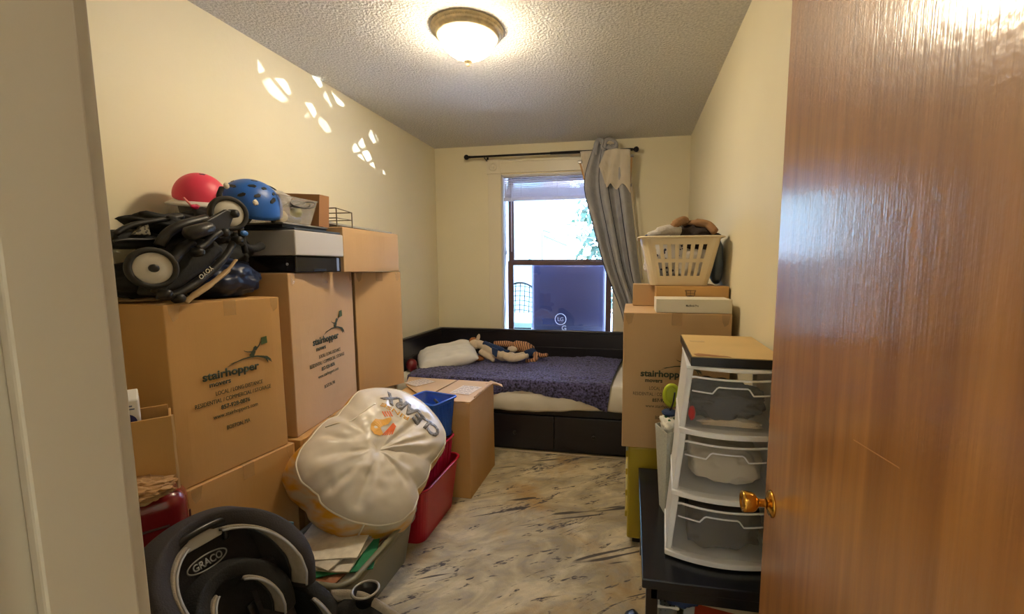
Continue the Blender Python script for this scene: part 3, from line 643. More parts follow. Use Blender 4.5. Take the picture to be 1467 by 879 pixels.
def tree(name,label,c,h,r,seed):
    o=thing(name,label,'tree',(c[0],c[1],-3)); random.seed(seed)
    b=nb(); tube(b,[(0,0,0),(.1,0,h*.4),(0,.1,h*.8)],[.22,.16,.06],8); obj('trunk',b,mat('bark',(90,74,60),.9),o)
    b=nb()
    for i in range(5200):
        d=Vector((random.gauss(0,1),random.gauss(0,1),random.gauss(0,1))).normalized()*(random.random()**.45)
        p=Vector((d.x*r,d.y*r,h*.62+d.z*h*.42)); s=.13+.1*random.random(); a=Vector((random.uniform(-1,1),random.uniform(-1,1),random.uniform(-1,1))).normalized(); e=a.orthogonal().normalized(); f_=a.cross(e)
        vs=[b.verts.new(p+e*s),b.verts.new(p+f_*s*.5),b.verts.new(p-e*s),b.verts.new(p-f_*s*.5)]; b.faces.new(vs)
    obj('foliage',b,mat('sunlit_leaves',(34,70,50),.6,var=.3,vscale=3),o)
tree('garden_tree','leafy green tree beyond the brick house, seen through the upper sash',(1.2,15.8),9.5,3.3,4)
tree('garden_tree','wide leafy tree further right behind the curtain, beyond the window',(8.3,19),9,3.6,8)
M_wire=mat('wire',(60,70,90),.5)
for k,(za,zb) in enumerate(((3.45,3.9),(2.55,2.1),(2.3,1.75))):
    b=nb(); tube(b,[Vector((-1.58+6*i/10,10.5,za+(zb-za)*i/10-.10*math.sin(PI*i/10))) for i in range(11)],.018,6); obj('overhead_wire',b,M_wire,label=('upper overhead wire rising to the right across the tree','middle overhead wire sloping down across the tree','lower overhead wire sloping down across the tree')[k],cat='wire',group='overhead wires outside')
ac=thing('appliance_case','dark rounded appliance case with a ring logo standing just outside the lower sash','appliance',(-.69,4.9,.70))
M_ac=mat('slate_blue_metal',(46,50,84),.3,var=.05,vscale=4,spec=.6)
obj('case',bx((-1.115,4.80,.70),(-.27,5.1,1.565)),M_ac,ac,world=True,bevel=.045,bseg=5,smooth=True)
obj('ledge',bx((-1.25,4.72,.25),(-.15,5.2,.70)),M_ac,ac,world=True,bevel=.004)
M_logo=mat('pale_grey_print',(186,190,205),.5)
p=at(803,457,'Y',4.797); b=nb(); tube(b,[p+Vector((.062*math.cos(a),0,.062*math.sin(a))) for a in [i*2*PI/40 for i in range(40)]],.004,6,closed=True); bt=textbm('LG',.06,'CENTER'); merge(b,bt,basis((p.x,p.y-.001,p.z-.02),(1,0,0),(0,0,1))); obj('ring_logo',b,M_logo,ac,world=True)
p=at(808,473,'Y',4.797); obj('logo_letter',textbm('G',.08,'CENTER',bold=.02),M_logo,ac,world=True).data.transform(Matrix.Identity(4))
bpy.data.objects['logo_letter'].data.transform(chain(ac).inverted()@basis((p.x,p.y-.001,p.z),(1,0,0),(0,0,1))@chain(ac))
# wire patio chair on the roof deck outside
dk=obj('roof_deck',bx((-1.8,4.62,-.2),(3,7.5,.25)),mat('roof_felt',(150,145,140),.9)); dk['kind']='structure'
pc=thing('patio_chair','black wire mesh patio chair outside the lower left of the window','chair',(-1.5,5.75,.25))
b=nb(); c0=Vector((-1.50,5.75,.92))
for i in range(9):
    x=-.26+.065*i; zt=.38-.9*x*x*1.6; tube(b,[c0+Vector((x,0,-.02)),c0+Vector((x,.06,zt))],.006,6)
for j in range(6): tube(b,smoothpath([c0+Vector((-.28,0,.02+.065*j-.05)),c0+Vector((0,.03,.02+.065*j)),c0+Vector((.28,0,.02+.065*j-.05))],4),.005,6)
tube(b,smoothpath([c0+Vector((-.3,0,-.05)),c0+Vector((-.28,.03,.22)),c0+Vector((-.1,.06,.37)),c0+Vector((.1,.06,.37)),c0+Vector((.28,.03,.22)),c0+Vector((.3,0,-.05))],5),.014,8); obj('mesh_back',b,M_blackmt,pc,world=True)
b=nb(); box(b,(c0.x-.27,c0.y-.45,c0.z-.18),(c0.x+.27,c0.y,c0.z-.16)); obj('seat',b,M_blackmt,pc,world=True)
for dx,dy in ((-.25,-.43),(.25,-.43),(-.25,0),(.25,0)):
    b=nb(); cyl(b,(c0.x+dx,c0.y+dy,.25),(c0.x+dx,c0.y+dy,.93 if dy==0 else .76),.012,8); obj('leg',b,M_blackmt,pc,world=True)
# ================================================================== LEFT SIDE, ON THE BOX STACKS
XV=Vector((1,0,0))
# ---- folded stroller
M_wheelw=mat('pale_wheel_cover',(205,200,188),.5)
M_rub=mat('dark_rubber',(38,36,34),.7)
M_fr=mat('matt_black_tube',(24,23,23),.45)
M_canv=mat('black_canvas',(20,20,20),.8,var=.3,vscale=12,bump=.5,bscale=22)
st=thing('folded_stroller','folded black stroller with two pale wheels on the nearest printed box','stroller',(-1.78,1.5,1.386))
def A(u,v,x=-1.66): return at(u,v,'X',x)
def wheel(u,v,x,r,nm='wheel'):
    c=A(u,v,x); b=nb(); MM=Matrix.Translation(c)@Matrix.Rotation(-.45,4,'Z')@Matrix.Rotation(PI/2,4,'Y')
    lathe(b,[(r*.74,-.016),(r*.9,-.020),(r*.99,-.010),(r,0),(r*.99,.010),(r*.9,.020),(r*.74,.016),(r*.74,-.016)],40,MM); o=obj(nm,b,M_rub,st,world=True,smooth=True)
    b=nb(); lathe(b,[(0,.013),(r*.3,.015),(r*.72,.012),(r*.76,.008),(r*.76,-.008),(r*.7,-.012),(0,-.013)],40,MM); obj('wheel_cover',b,M_wheelw,o,world=True,smooth=True,label='pale wheel disc')
    b=nb(); lathe(b,[(.014,0),(.014,.030),(.010,.034),(0,.034)],16,MM); obj('hub_cap',b,M_fr,o,world=True,smooth=True); return c
wheel(218,384,-1.66,.074); wheel(327,306,-1.655,.072)
b=nb(); tube(b,smoothpath([A(226,424),A(240,425,-1.64),A(265,415,-1.63),(A(296,393,-1.63)),A(322,368,-1.63),A(336,344,-1.64)],6),[.016]*6+[.018]*18+[.016]*6+[.014],10,flat=.8); o=obj('side_bar',b,M_fr,st,world=True,smooth=True)
b=nb(); bt=textbm('YOYO',.024,'CENTER',bold=.012); bt.transform(Matrix.Rotation(PI,4,'Z')); p=A(291,387,-1.612); d=(A(300,380,-1.612)-A(283,395,-1.612)).normalized(); merge(b,bt,basis(p+Vector((.006,0,-.002)),d,(0,-d.z,d.y))); obj('printed_text',b,mat('pale_print',(196,190,176),.6),o,world=True)
b=nb(); tube(b,smoothpath([A(226,420),A(234,398),A(246,375),A(262,355),A(276,346)],6),[.022]*10+[.019]*10+[.016]*5,10); obj('frame_tube',b,M_fr,st,world=True,smooth=True)
b=nb(); tube(b,[A(266,337,-1.63),A(270,335,-1.62),A(300,326,-1.62),A(304,324,-1.62)],[.016,.027,.024,.015],14); obj('handle_grip',b,mat('worn_black_grip',(40,38,35),.35,bump=.3,bscale=30),st,world=True,smooth=True)
b=nb(); tube(b,smoothpath([A(228,352,-1.70),A(240,334,-1.69),A(262,322,-1.68),A(296,313,-1.68)],6),.018,10); obj('frame_tube',b,M_fr,st,world=True,smooth=True)
b=nb(); tube(b,smoothpath([A(284,356,-1.62),A(294,350,-1.62),A(306,338,-1.62),A(316,332,-1.62)],4),.013,8); obj('hinge_link',b,M_fr,st,world=True,smooth=True)
for (u,v) in ((279,361),(330,306),(336,344),(232,421),(251,427),(316,333)):
    b=nb(); lathe(b,[(.0,.036),(.008,.036),(.016,.030),(.018,.01),(.018,0)],16,Matrix.Translation(A(u,v,-1.64))@Matrix.Rotation(PI/2,4,'Y')); obj('pivot_bolt',b,M_fr,st,world=True,smooth=True)
b=nb(); prism(b,[A(296,316,-1.62),A(325,300,-1.62),A(334,302,-1.62),A(336,308,-1.62),A(325,338,-1.62),A(316,342,-1.62),A(309,338,-1.62),A(306,330,-1.62),A(298,325,-1.62)],(-.02,0,0)); obj('wheel_fork',b,M_fr,st,world=True,bevel=.004)
b=nb(); prism(b,[A(228,425,-1.66),A(240,385,-1.66),A(262,352,-1.66),A(285,340,-1.66),A(312,345,-1.66),A(325,358,-1.66),A(300,385,-1.66),A(262,412,-1.66)],(-.12,0,0)); obj('folded_seat',b,M_canv,st,world=True,bevel=.02,bseg=3,smooth=True)
b=nb(); blob(b,A(262,330,-1.82),(.12,.20,.055),11,.25,2.5,M=Matrix.Rotation(-.12,4,'X')); blob(b,A(300,318,-1.80),(.08,.10,.06),12,.25,2.5); blob(b,A(220,400,-1.87),(.10,.20,.075),13,.2,2.5); blob(b,A(290,360,-1.84),(.10,.24,.10),14,.2,2)
obj('folded_canopy',b,M_canv,st,world=True,smooth=True)
b=nb(); prism(b,[A(163,340,-1.76),A(170,333,-1.76),A(200,328,-1.76),A(236,336,-1.76),A(234,346,-1.76),A(222,357,-1.76),A(178,354,-1.76),A(163,346,-1.76)],(-.22,0,0)); obj('storage_basket',b,M_canv,st,world=True,bevel=.015,bseg=3,smooth=True)
def meshmat():
    m=bpy.data.materials.new('speckled_mesh'); m.use_nodes=True; N,L=nt(m); b=N['Principled BSDF']
    t=N.new('ShaderNodeTexCoord'); v=N.new('ShaderNodeTexVoronoi'); v.inputs['Scale'].default_value=110; L.new(t.outputs['Object'],v.inputs['Vector'])
    r=N.new('ShaderNodeValToRGB'); r.color_ramp.elements[0].position=.45; r.color_ramp.elements[1].position=.55; r.color_ramp.elements[0].color=srgb(34,32,28); r.color_ramp.elements[1].color=srgb(126,120,104)
    L.new(v.outputs['Distance'],r.inputs[0]); L.new(r.outputs[0],b.inputs['Base Color']); return m
b=nb(); prism(b,[A(192,336,-1.745),A(212,316,-1.745),A(217,337,-1.745)],(-.02,0,0)); obj('mesh_pocket',b,meshmat(),st,world=True,bevel=.004)
b=nb(); tube(b,smoothpath([A(163,346,-1.755),A(180,343,-1.75),A(215,343,-1.75),A(236,341,-1.75)],4),.006,6); tube(b,smoothpath([A(165,335,-1.755),A(190,322,-1.75),A(240,313,-1.74),A(262,310,-1.74)],4),.010,6); obj('basket_rim',b,M_fr,st,world=True,smooth=True)
b=nb(); prism(b,[A(183,378,-1.75),A(195,374,-1.75),A(198,380,-1.75),A(186,386,-1.75)],(-.01,0,0)); obj('red_buckle',b,mat('red_plastic',(190,44,52),.4),st,world=True,bevel=.003)
b=nb(); tube(b,smoothpath([A(338,372),A(325,388,-1.62),A(300,408,-1.61),A(275,425,-1.61),A(266,433,-1.61)],6),[.008]*6+[.013]*6+[.016]*6+[.013]*7,8,flat=.5); obj('leather_trim',b,mat('tan_leather',(160,132,92),.6),st,world=True,smooth=True)
b=nb(); bt=textbm('STROLLER',.020,'CENTER',bold=.02)
bt.free(); b.free()
b=nb(); tube(b,smoothpath([A(334,335,-1.66),A(346,348,-1.66),A(362,356,-1.68),A(374,352,-1.70)],4),[.012]*4+[.014]*4+[.018]*4+[.02],8); tube(b,smoothpath([A(344,322,-1.68),A(347,340,-1.66),A(352,362,-1.66)],4),.012,8); obj('harness_strap',b,M_blackfab,st,world=True,smooth=True)
b=nb(); p=A(350,334,-1.645); blob(b,p,(.010,.018,.012),1,.05,2,sub=3); obj('blue_buckle',b,mat('blue_plastic',(60,120,200),.4),st,world=True,smooth=True)
# ---- helmets
def helmet(name,label,cat,c,r,M,col,vents,brim=None,lin=True):
    o=thing(name,label,cat,(c[0],c[1],c[2]-.05),0)
    MM=Matrix.Translation(c)@M
    b=nb(); NU,NV=40,16
    def f(s,t):
        a=2*PI*s; e=t*PI*.53; 
        x=r[0]*math.cos(a)*math.sin(e); y=r[1]*math.sin(a)*math.sin(e); z=r[2]*math.cos(e)
        z-=.02*math.cos(a)*t**4; return MM@Vector((x,y,z))
    grid(b,NU,NV,f,closex=True); bmesh.ops.remove_doubles(b,verts=b.verts,dist=1e-5); bmesh.ops.recalc_face_normals(b,faces=b.faces)
    obj('shell',b,col,o,world=True,smooth=True,solid=.012)
    if lin:
        b=nb(); grid(b,30,8,lambda s,t:MM@Vector((r[0]*.9*math.cos(2*PI*s)*(1-.15*t),r[1]*.9*math.sin(2*PI*s)*(1-.15*t),r[2]*(.05-.42*t)+ (.03 if abs(math.sin(2*PI*s))<.5 else -.01))),closex=True)
        obj('liner',b,M_blackfab,o,world=True,smooth=True,solid=.012)
    for (a,e,l,w,rr) in vents:
        b=nb(); n=Vector((r[0]*math.cos(a)*math.sin(e),r[1]*math.sin(a)*math.sin(e),r[2]*math.cos(e))); k=n.normalized(); tx=Vector((-math.sin(a),math.cos(a),0)); ty=k.cross(tx); u=(tx*math.cos(rr)+ty*math.sin(rr)); v=k.cross(u)
        pts=[(l,0),(l*.55,w),(-l*.6,w*.8),(-l,.0),(-l*.6,-w*.8),(l*.55,-w)]
        prism(b,[MM@(n+u*p+v*q+k*.0035-k*.5*((p*p+q*q)/r[0])) for p,q in pts],(MM.to_3x3()@(k*.004))); obj('vent',b,M_blackpl,o,world=True,label='dark vent')
    return o,MM
M_pink=mat('coral_pink_shell',(226,64,92),.42,spec=.4); M_blue=mat('matt_blue_shell',(34,92,176),.4,spec=.4)
R3=lambda x,y,z:Euler((x,y,z)).to_matrix().to_4x4()
hp,MM=helmet('pink_helmet','coral pink child helmet with white visor on top of the stroller','helmet',Vector((-1.90,1.675,1.825)),(.088,.100,.105),R3(.10,.12,0),M_pink,[(-.35,.30,.012,.006,0)],lin=False)
b=nb(); grid(b,40,3,lambda s,t:MM@Vector(((.084+.035*t)*math.cos(2*PI*s),(.095+.035*t)*math.sin(2*PI*s),-.008-.022*t)),closex=True); obj('visor_brim',b,mat('white_brim',(214,210,204),.5),hp,world=True,smooth=True,solid=.007)
b=nb(); grid(b,36,8,lambda s,t:MM@Vector((.078*math.cos(2*PI*s)*(1-.12*t),.088*math.sin(2*PI*s)*(1-.12*t),.0-.085*t)),closex=True); obj('grey_liner',b,mat('grey_padding',(128,124,122),.9,bump=.3,bscale=40),hp,world=True,smooth=True,solid=.01)
b=nb(); tube(b,smoothpath([A(263,283,-1.80),A(270,290,-1.79),A(276,296,-1.79),A(284,294,-1.79)],4),.010,8,flat=.4); obj('chin_strap',b,mat('pink_webbing',(214,120,120),.7),hp,world=True,smooth=True)
b=nb(); blob(b,A(279,296,-1.78),(.008,.018,.010),2,.05,2,sub=3); obj('strap_buckle',b,mat('hot_pink_plastic',(214,36,90),.4),hp,world=True,smooth=True)
vs=[(-.55,.55,.018,.009,.2),(.1,.62,.015,.008,.2),(-.9,1.0,.018,.008,.6),(-.35,.95,.016,.008,.4),(.25,1.1,.022,.009,.5),(-1.5,.75,.02,.008,.1),(.5,.85,.015,.007,.3),(-.1,.15,.016,.008,.0),(-2.2,.6,.018,.008,.0)]
hb,MM=helmet('blue_helmet','matt blue vented helmet beside the printer stack','helmet',Vector((-1.77,1.80,1.800)),(.112,.130,.124),R3(.10,.30,-.15),M_blue,vs)
b=nb(); blob(b,A(366,290,-1.635),(.004,.014,.012),4,.4,3,sub=3); obj('peeled_sticker',b,mat('peeling_sticker',(206,196,176),.6),hb,world=True,smooth=True)
b=nb(); lathe(b,[(0,.006),(.011,.005),(.013,0)],16,Matrix.Translation(A(324,266,-1.66))@Matrix.Rotation(PI/2,4,'Y')); obj('rear_dial',b,mat('pale_rivet',(190,180,160),.4),hb,world=True,smooth=True)
b=nb(); tube(b,smoothpath([A(318,268,-1.72),A(314,280,-1.71),A(318,288,-1.70)],4),.012,8,flat=.5); obj('helmet_strap',b,M_blackfab,hb,world=True,smooth=True)
# ---- navy bag, dark bag
b=nb(); blob(b,(-1.80,1.64,1.47),(.14,.16,.092),21,.16,2.2,sub=5); 
for v in b.verts: v.co.z=max(v.co.z,1.389)
obj('navy_bag',b,mat('navy_nylon',(24,38,70),.38,bump=.5,bscale=9),smooth=True,label='soft navy blue bag squashed under the stroller beside the printer',cat='bag')
b=nb(); blob(b,(-1.90,1.70,1.63),(.10,.13,.10),23,.2,2.2); obj('black_bag',b,M_blackfab,smooth=True,label='black fabric bag between the blue helmet and the wall',cat='bag')
b=nb(); blob(b,(-1.90,1.36,1.395),(.11,.055,.012),25,.1,2); 
for v in b.verts: v.co.z=max(v.co.z,1.389)
obj('brown_cloth',b,mat('brown_cloth',(150,126,92),.9),smooth=True,label='flat tan cloth on the nearest box behind the left stroller wheel',cat='cloth')
# ---- printer
M_prd=mat('glossy_dark_plastic',(36,34,34),.18); M_prl=mat('light_grey_plastic',(192,190,190),.4)
pr_=thing('printer','grey and black desktop printer on the tall printed box','printer',(-1.81,2.03,1.494))
PX0,PX1,PY0,PY1=-2.03,-1.60,1.865,2.225
part('base',(PX0+.01,PY0+.012,1.494),(PX1-.012,PY1-.01,1.575),M_prd,pr_,.006); part('scanner_body',(PX0,PY0,1.578),(PX1,PY1,1.700),M_prl,pr_,.006); part('lid',(PX0+.01,PY0+.01,1.702),(PX1-.008,PY1-.01,1.712),mat('grey_blue_lid',(70,78,90),.3),pr_,.003)
part('paper_slot',(PX1-.014,PY0+.13,1.500),(PX1-.009,PY0+.22,1.512),M_blackpl,pr_,.001)
b=nb(); lathe(b,[(.006,0),(.006,.002),(.003,.002)],16,Matrix.Translation((-1.66,PY0+.011,1.535))@Matrix.Rotation(PI/2,4,'X')); obj('power_button',b,M_prl,pr_,world=True)
part('side_panel',(PX1-.013,PY1-.05,1.50),(PX1-.0105,PY1-.03,1.572),mat('pale_blue_strip',(130,150,190),.3),pr_,.001)
lt=thing('laptop','closed black laptop lying on the printer under the clear bags','laptop',(-1.82,2.0,1.713))
part('base',(-2.0,1.86,1.713),(-1.66,2.17,1.728),M_blackpl,lt,.003); part('lid',(-2.0,1.86,1.7285),(-1.655,2.175,1.737),mat('silver_edge',(150,148,144),.35,metal=.5),lt,.003)
M_clear=translucent('clear_plastic_film',(224,220,210),.24,.15,.6)
zb=thing('clear_container','clear plastic tub filled with cables and papers on the laptop','container',(-1.80,1.98,1.738))
b=nb(); z0=1.738
P0=[(-1.90,1.86),(-1.67,1.86),(-1.67,2.06),(-1.90,2.06)]; P1=[(-1.92,1.84),(-1.645,1.84),(-1.645,2.09),(-1.92,2.09)]
v0=[b.verts.new((x,y,z0)) for x,y in P0]; v1=[b.verts.new((x,y,z0+.125)) for x,y in P1]; b.faces.new(v0[::-1])
for i in range(4): b.faces.new((v0[i],v0[(i+1)%4],v1[(i+1)%4],v1[i]))
obj('tub',b,M_clear,zb,world=True,solid=.003,bevel=.01)
b=nb(); tube(b,[Vector((x,y,z0+.125)) for x,y in P1],.004,6,closed=True); obj('tub_rim',b,M_clear,zb,world=True)
def inside(name,label,cat,bm,m,**k): return obj(name,bm,m,smooth=True,label=label,cat=cat,**k)
inside('paper_roll','cream paper bundle inside the clear tub on the printer','paper',blob(nb(),(-1.72,1.91,1.772),(.03,.045,.03),31,.1,3),mat('cream_paper',(216,196,140),.8))
inside('yellow_ball','dull yellow-green ball inside the clear tub','ball',blob(nb(),(-1.70,2.0,1.80),(.028,.028,.028),32,.02,2),mat('dull_yellow',(168,164,76),.6))
inside('grey_pouch','grey pouch in the bottom of the clear tub','pouch',blob(nb(),(-1.735,2.0,1.762),(.05,.05,.022),33,.1,3),mat('grey_pouch',(84,84,84),.7))
b=nb()
for k in range(5):
    tube(b,[Vector((-1.69+.012*k+.02*math.sin(a),1.98+.07*math.cos(a+k),1.835+.02*math.sin(a*1.3+k))) for a in [i*2*PI/24 for i in range(24)]],.0028,5)
inside('coiled_cable','dark coiled cable lying in the top of the clear tub','cable',b,M_blackpl)
inside('zip_bag','crumpled clear zip bag spilling over the clear tub','bag',blob(nb(),(-1.73,1.90,1.858),(.06,.08,.035),36,.3,3),translucent('zip_bag_film',(226,222,212),.5,.2,.8))
b=nb(); tube(b,smoothpath([(-1.80,1.86,1.84),(-1.82,1.84,1.90),(-1.82,1.89,1.93),(-1.80,1.97,1.92),(-1.79,2.02,1.88)],6),.004,6); inside('black_cable','thin dark cable looping above the clear tub beside the blue helmet','cable',b,M_blackpl)
b=nb(); box(b,(-1.70,2.115,1.738),(-1.655,2.12,1.742)); b.free()
b=nb(); prism(b,[(-1.98,2.10,1.738),(-1.655,2.10,1.738),(-1.645,2.105,1.905),(-1.98,2.105,1.925)],(0,.006,0)); prism(b,[(-1.655,2.10,1.738),(-1.655,2.18,1.738),(-1.645,2.18,1.905),(-1.645,2.105,1.905)],(.004,0,0)); obj('cardboard_divider',b,mat('brown_board',(150,106,66),.8),label='upright brown cardboard panel behind the clear tub on the printer',cat='cardboard')
b=nb()
for k in range(2):
    y=2.30+.0*k; x=-1.66-.16*k
    tube(b,[(x,2.26,1.752),(x,2.26,1.855),(x,2.40,1.845),(x,2.40,1.752)],.0035,6)
for z in (1.752,1.80): tube(b,[(-1.66,2.26,z),(-1.82,2.26,z),(-1.82,2.40,z),(-1.66,2.40,z)],.003,6,closed=True)
tube(b,[(-1.66,2.26,1.855),(-1.82,2.26,1.855)],.0035,6); tube(b,[(-1.66,2.40,1.845),(-1.82,2.40,1.845)],.0035,6)
obj('wire_rack',b,mat('bronze_wire',(120,106,86),.35,metal=.8),label='small bronze wire rack behind the printer on the squat box',cat='rack')
b=nb(); prism(b,[(-1.98,2.42,1.7505),(-1.66,2.44,1.7505),(-1.64,2.86,1.7505),(-2.03,2.90,1.7505)],(0,0,.010)); prism(b,[(-2.03,2.2,1.765),(-1.90,2.2,1.765),(-1.80,2.87,1.762),(-2.03,2.90,1.762)],(0,0,.014)); b.free()
b=nb(); Pn=[(-2.04,2.10,1.82),(-1.90,2.10,1.80),(-1.66,2.84,1.752),(-2.04,2.86,1.752)]; prism(b,Pn,(0,0,.012)); obj('grey_board',b,mat('grey_white_board',(150,152,150),.4),bevel=.002,label='thin grey board lying along the wall on the squat box',cat='board')
# ---- open box by the door frame with carton and crumpled paper, red case
e1=Vector((-.61,-.79,0)).normalized(); e2=Vector((-.79,.61,0)).normalized(); Rp_=Vector((-1.45,1.115,0))
ob=thing('open_box','open cardboard box with a raised flap beside the door frame','box',(-1.62,1.04,.82),0)
def L_(s,d,z): p=Rp_+e1*s+e2*d; return Vector((p.x,p.y,z))
b=nb()
prism(b,[L_(0,0,.82),L_(.30,0,.82),L_(.30,0,1.045),L_(0,0,1.045)],e2*.007)
prism(b,[L_(0,.007,.82),L_(.0,.15,.82),L_(.0,.15,1.035),L_(0,.007,1.04)],e1*.007)
prism(b,[L_(.293,.007,.82),L_(.293,.15,.82),L_(.293,.15,1.035),L_(.293,.007,1.04)],e1*.007)
prism(b,[L_(.007,.143,.82),L_(.293,.143,.82),L_(.293,.143,1.05),L_(.007,.143,1.05)],e2*.007)
prism(b,[L_(.007,.007,.82),L_(.293,.007,.82),L_(.293,.143,.82),L_(.007,.143,.82)],(0,0,.006))
obj('box_walls',b,M_cb,ob,world=True,bevel=.0015)
b=nb(); tube(b,[L_(-.002,.003,.80+.0246*i)+Vector((random.uniform(-1,1)*.002,0,0)) for i in range(11)],.005,5); obj('torn_edge',b,mat('torn_kraft_edge',(206,174,132),.9),ob,world=True,label='pale torn edge')
b=nb(); blob(b,L_(.10,-.02,.835),(.10,.07,.035),41,.35,3,sub=5,M=Matrix.Rotation(.6,4,'Z')); obj('crumpled_paper',b,mat('kraft_paper',(172,136,96),.85,bump=.8,bscale=16),label='crumpled kraft paper under the open box, on the red case',cat='paper')
ct=thing('drink_carton','white carton with a dark blue dot standing in the open box by the door frame','carton',L_(.115,.085,.827),math.atan2(e1.y,e1.x)+PI)
b=nb(); box(b,(-.04,-.035,0),(.04,.035,.275)); prism(b,[(-.04,-.035,.275),(-.04,.035,.275),(-.04,0,.305)],(.08,0,0)); obj('carton_body',b,mat('white_carton',(224,222,220),.4),ct,bevel=.003)
b=nb(); lathe(b,[(0,.001),(.028,.001),(.028,0)],28,Matrix.Translation((.006,-.0355,.205))@Matrix.Rotation(PI/2,4,'X')); obj('blue_dot',b,mat('deep_blue_print',(40,42,110),.5),ct,label='dark blue printed dot')
b=nb(); box(b,(-.02,-.0362,.245),(.03,-.0352,.249)); box(b,(-.015,-.0362,.255),(.025,-.0352,.259)); box(b,(-.02,-.0362,.12),(.035,-.0352,.14)); obj('printed_lines',b,mat('blue_grey_print',(90,100,130),.5),ct)
rc=thing('hard_case','glossy dark red hard case standing beside the car seat','suitcase',(-1.60,.99,.012),0)
M_red=mat('maroon_leather',(118,26,32),.26,bump=.05,bscale=60,coat=.3)
b=nb(); a0=Rp_+Vector((.035,.0,0))
def L2(s,d,z): p=a0+e1*s+e2*d; return Vector((p.x,p.y,z))
prism(b,[L2(0,-.01,.012),L2(.36,-.01,.012),L2(.36,.15,.012),L2(0,.15,.012)],(0,0,.79)); obj('case_body',b,M_red,rc,world=True,bevel=.055,bseg=6,smooth=True)
b=nb(); tube(b,[L2(0,.07,.012)+Vector((.003,0,0)),L2(0,.07,.70)+Vector((.003,0,0))],.004,6); tube(b,[L2(.05,-.012,.70),L2(.31,-.012,.70)],.004,6); tube(b,[L2(.31,-.012,.1),L2(.31,-.012,.70)],.004,6); obj('zip_seam',b,mat('dark_zip',(60,16,20),.5),rc,world=True)
b=nb(); tube(b,[L2(.17,-.014,.66),L2(.16,-.03,.655),L2(.145,-.034,.62),L2(.14,-.03,.58)],[.006,.009,.009,.007],8); obj('zip_pull',b,mat('chrome',(190,190,190),.2,metal=1),rc,world=True,label='chrome zip pull')
# ================================================================== CAR SEAT
cs=thing('car_seat','black and grey child car seat standing on the floor in the near left corner','car seat',(-1.03,.99,.012),math.radians(-97))
LEAN=.42
def arch(t,hw,zc,hh,leg):
    """t in -1..1 runs from one lower end over the top to the other"""
    La=PI*.5*(hw+hh)*.5*2; Lt=La+2*leg; d=(t+1)/2*Lt
    if d<leg: return (-hw,zc-leg+d)
    if d>Lt-leg: return (hw,zc-(d-(Lt-leg)))
    a=PI-(d-leg)/La*PI; c,s_=math.cos(a),math.sin(a); return (math.copysign(abs(c)**.85,c)*hw,zc+hh*abs(s_)**.85)
def hood(nm,m,par,hw,zc,hh,leg,dtop,dside,yb,thick,band=None,bw=.06,bspan=(.12,.92),pipe=True,zref=.3):
    def dep(t): return dtop+(dside-dtop)*min(1,abs(t)*1.5)**1.3*(1 if abs(t)<.8 else 1-(abs(t)-.8)*1.2)
    def pt(t,y,ins=0):
        x,z=arch(t,hw-ins,zc,hh-ins,leg); return Vector((x,yb+y-LEAN*(z-zref),z+.10*y))
    b=nb(); grid(b,56,8,lambda s,u:pt(s*2-1,dep(s*2-1)*u)); o=obj(nm,b,m,par,smooth=True,solid=thick,sub=1)
    b=nb(); N_=40; ring=[pt(-1+2*i/N_,.012,.012) for i in range(N_+1)]; prism(b,ring,(0,-.03,0)); obj('back_pad',b,m,o,bevel=.008)
    if band:
        for sg in (-1,1):
            a0,a1=bspan
            def w(t): k=(abs(t)-a0)/(a1-a0); return bw*(.15+.85*math.sin(min(1,k*1.6)*PI/2))
            b=nb(); grid(b,40,4,lambda s,u:(lambda t:pt(t,dep(t)+.004-w(t)*(1-u),thick*.52))(sg*(a0+(a1-a0)*s))); obj('padded_band',b,band,o,smooth=True,solid=.010,sub=1,label='beige grey padded band')
            if pipe:
                for e in (0,1):
                    b=nb(); tube(b,[(lambda t:pt(t,dep(t)+.006-(0 if e else w(t)+.004),thick*.60))(sg*(a0+(a1-a0)*k/40)) for k in range(41)],.0035,6); obj('piping',b,M_piping if e else M_blackpl,o,smooth=True)
    return o,pt
sh,_=hood('seat_shell',M_blackfab,cs,.222,.33,.18,.20,.06,.21,-.13,.045,M_beigefab,.050,(.45,.95))
hd,hpt=hood('headrest',M_greyfab,cs,.182,.575,.150,.13,.055,.20,-.115,.05,M_beigefab,.065,(.10,.93))
b=nb(); grid(b,20,20,lambda s,t:((s*2-1)*.17,-.10-LEAN*(.20+.35*t-.3)+.05*abs(s*2-1)**3,.20+.35*t)); obj('back_cushion',b,M_greyfab,cs,smooth=True,solid=.06,sub=1)
hpil,_=hood('infant_head_pillow',M_blackfab,cs,.110,.49,.10,.07,.05,.12,-.075,.045,M_beigefab,.045,(.16,.95))
b=nb(); grid(b,20,20,lambda s,t:(( s*2-1)*.17,-.16+.42*t,.235+.05*abs(s*2-1)**3-.02*t+.04*(1-t)**4)); obj('seat_cushion',b,M_greyfab,cs,smooth=True,solid=.06,sub=1)
b=nb(); box(b,(-.22,-.24,.0),(.22,.20,.12)); box(b,(-.20,-.22,.12),(.20,.24,.22)); obj('base',b,M_blackpl,cs,bevel=.03,bseg=4,smooth=True)
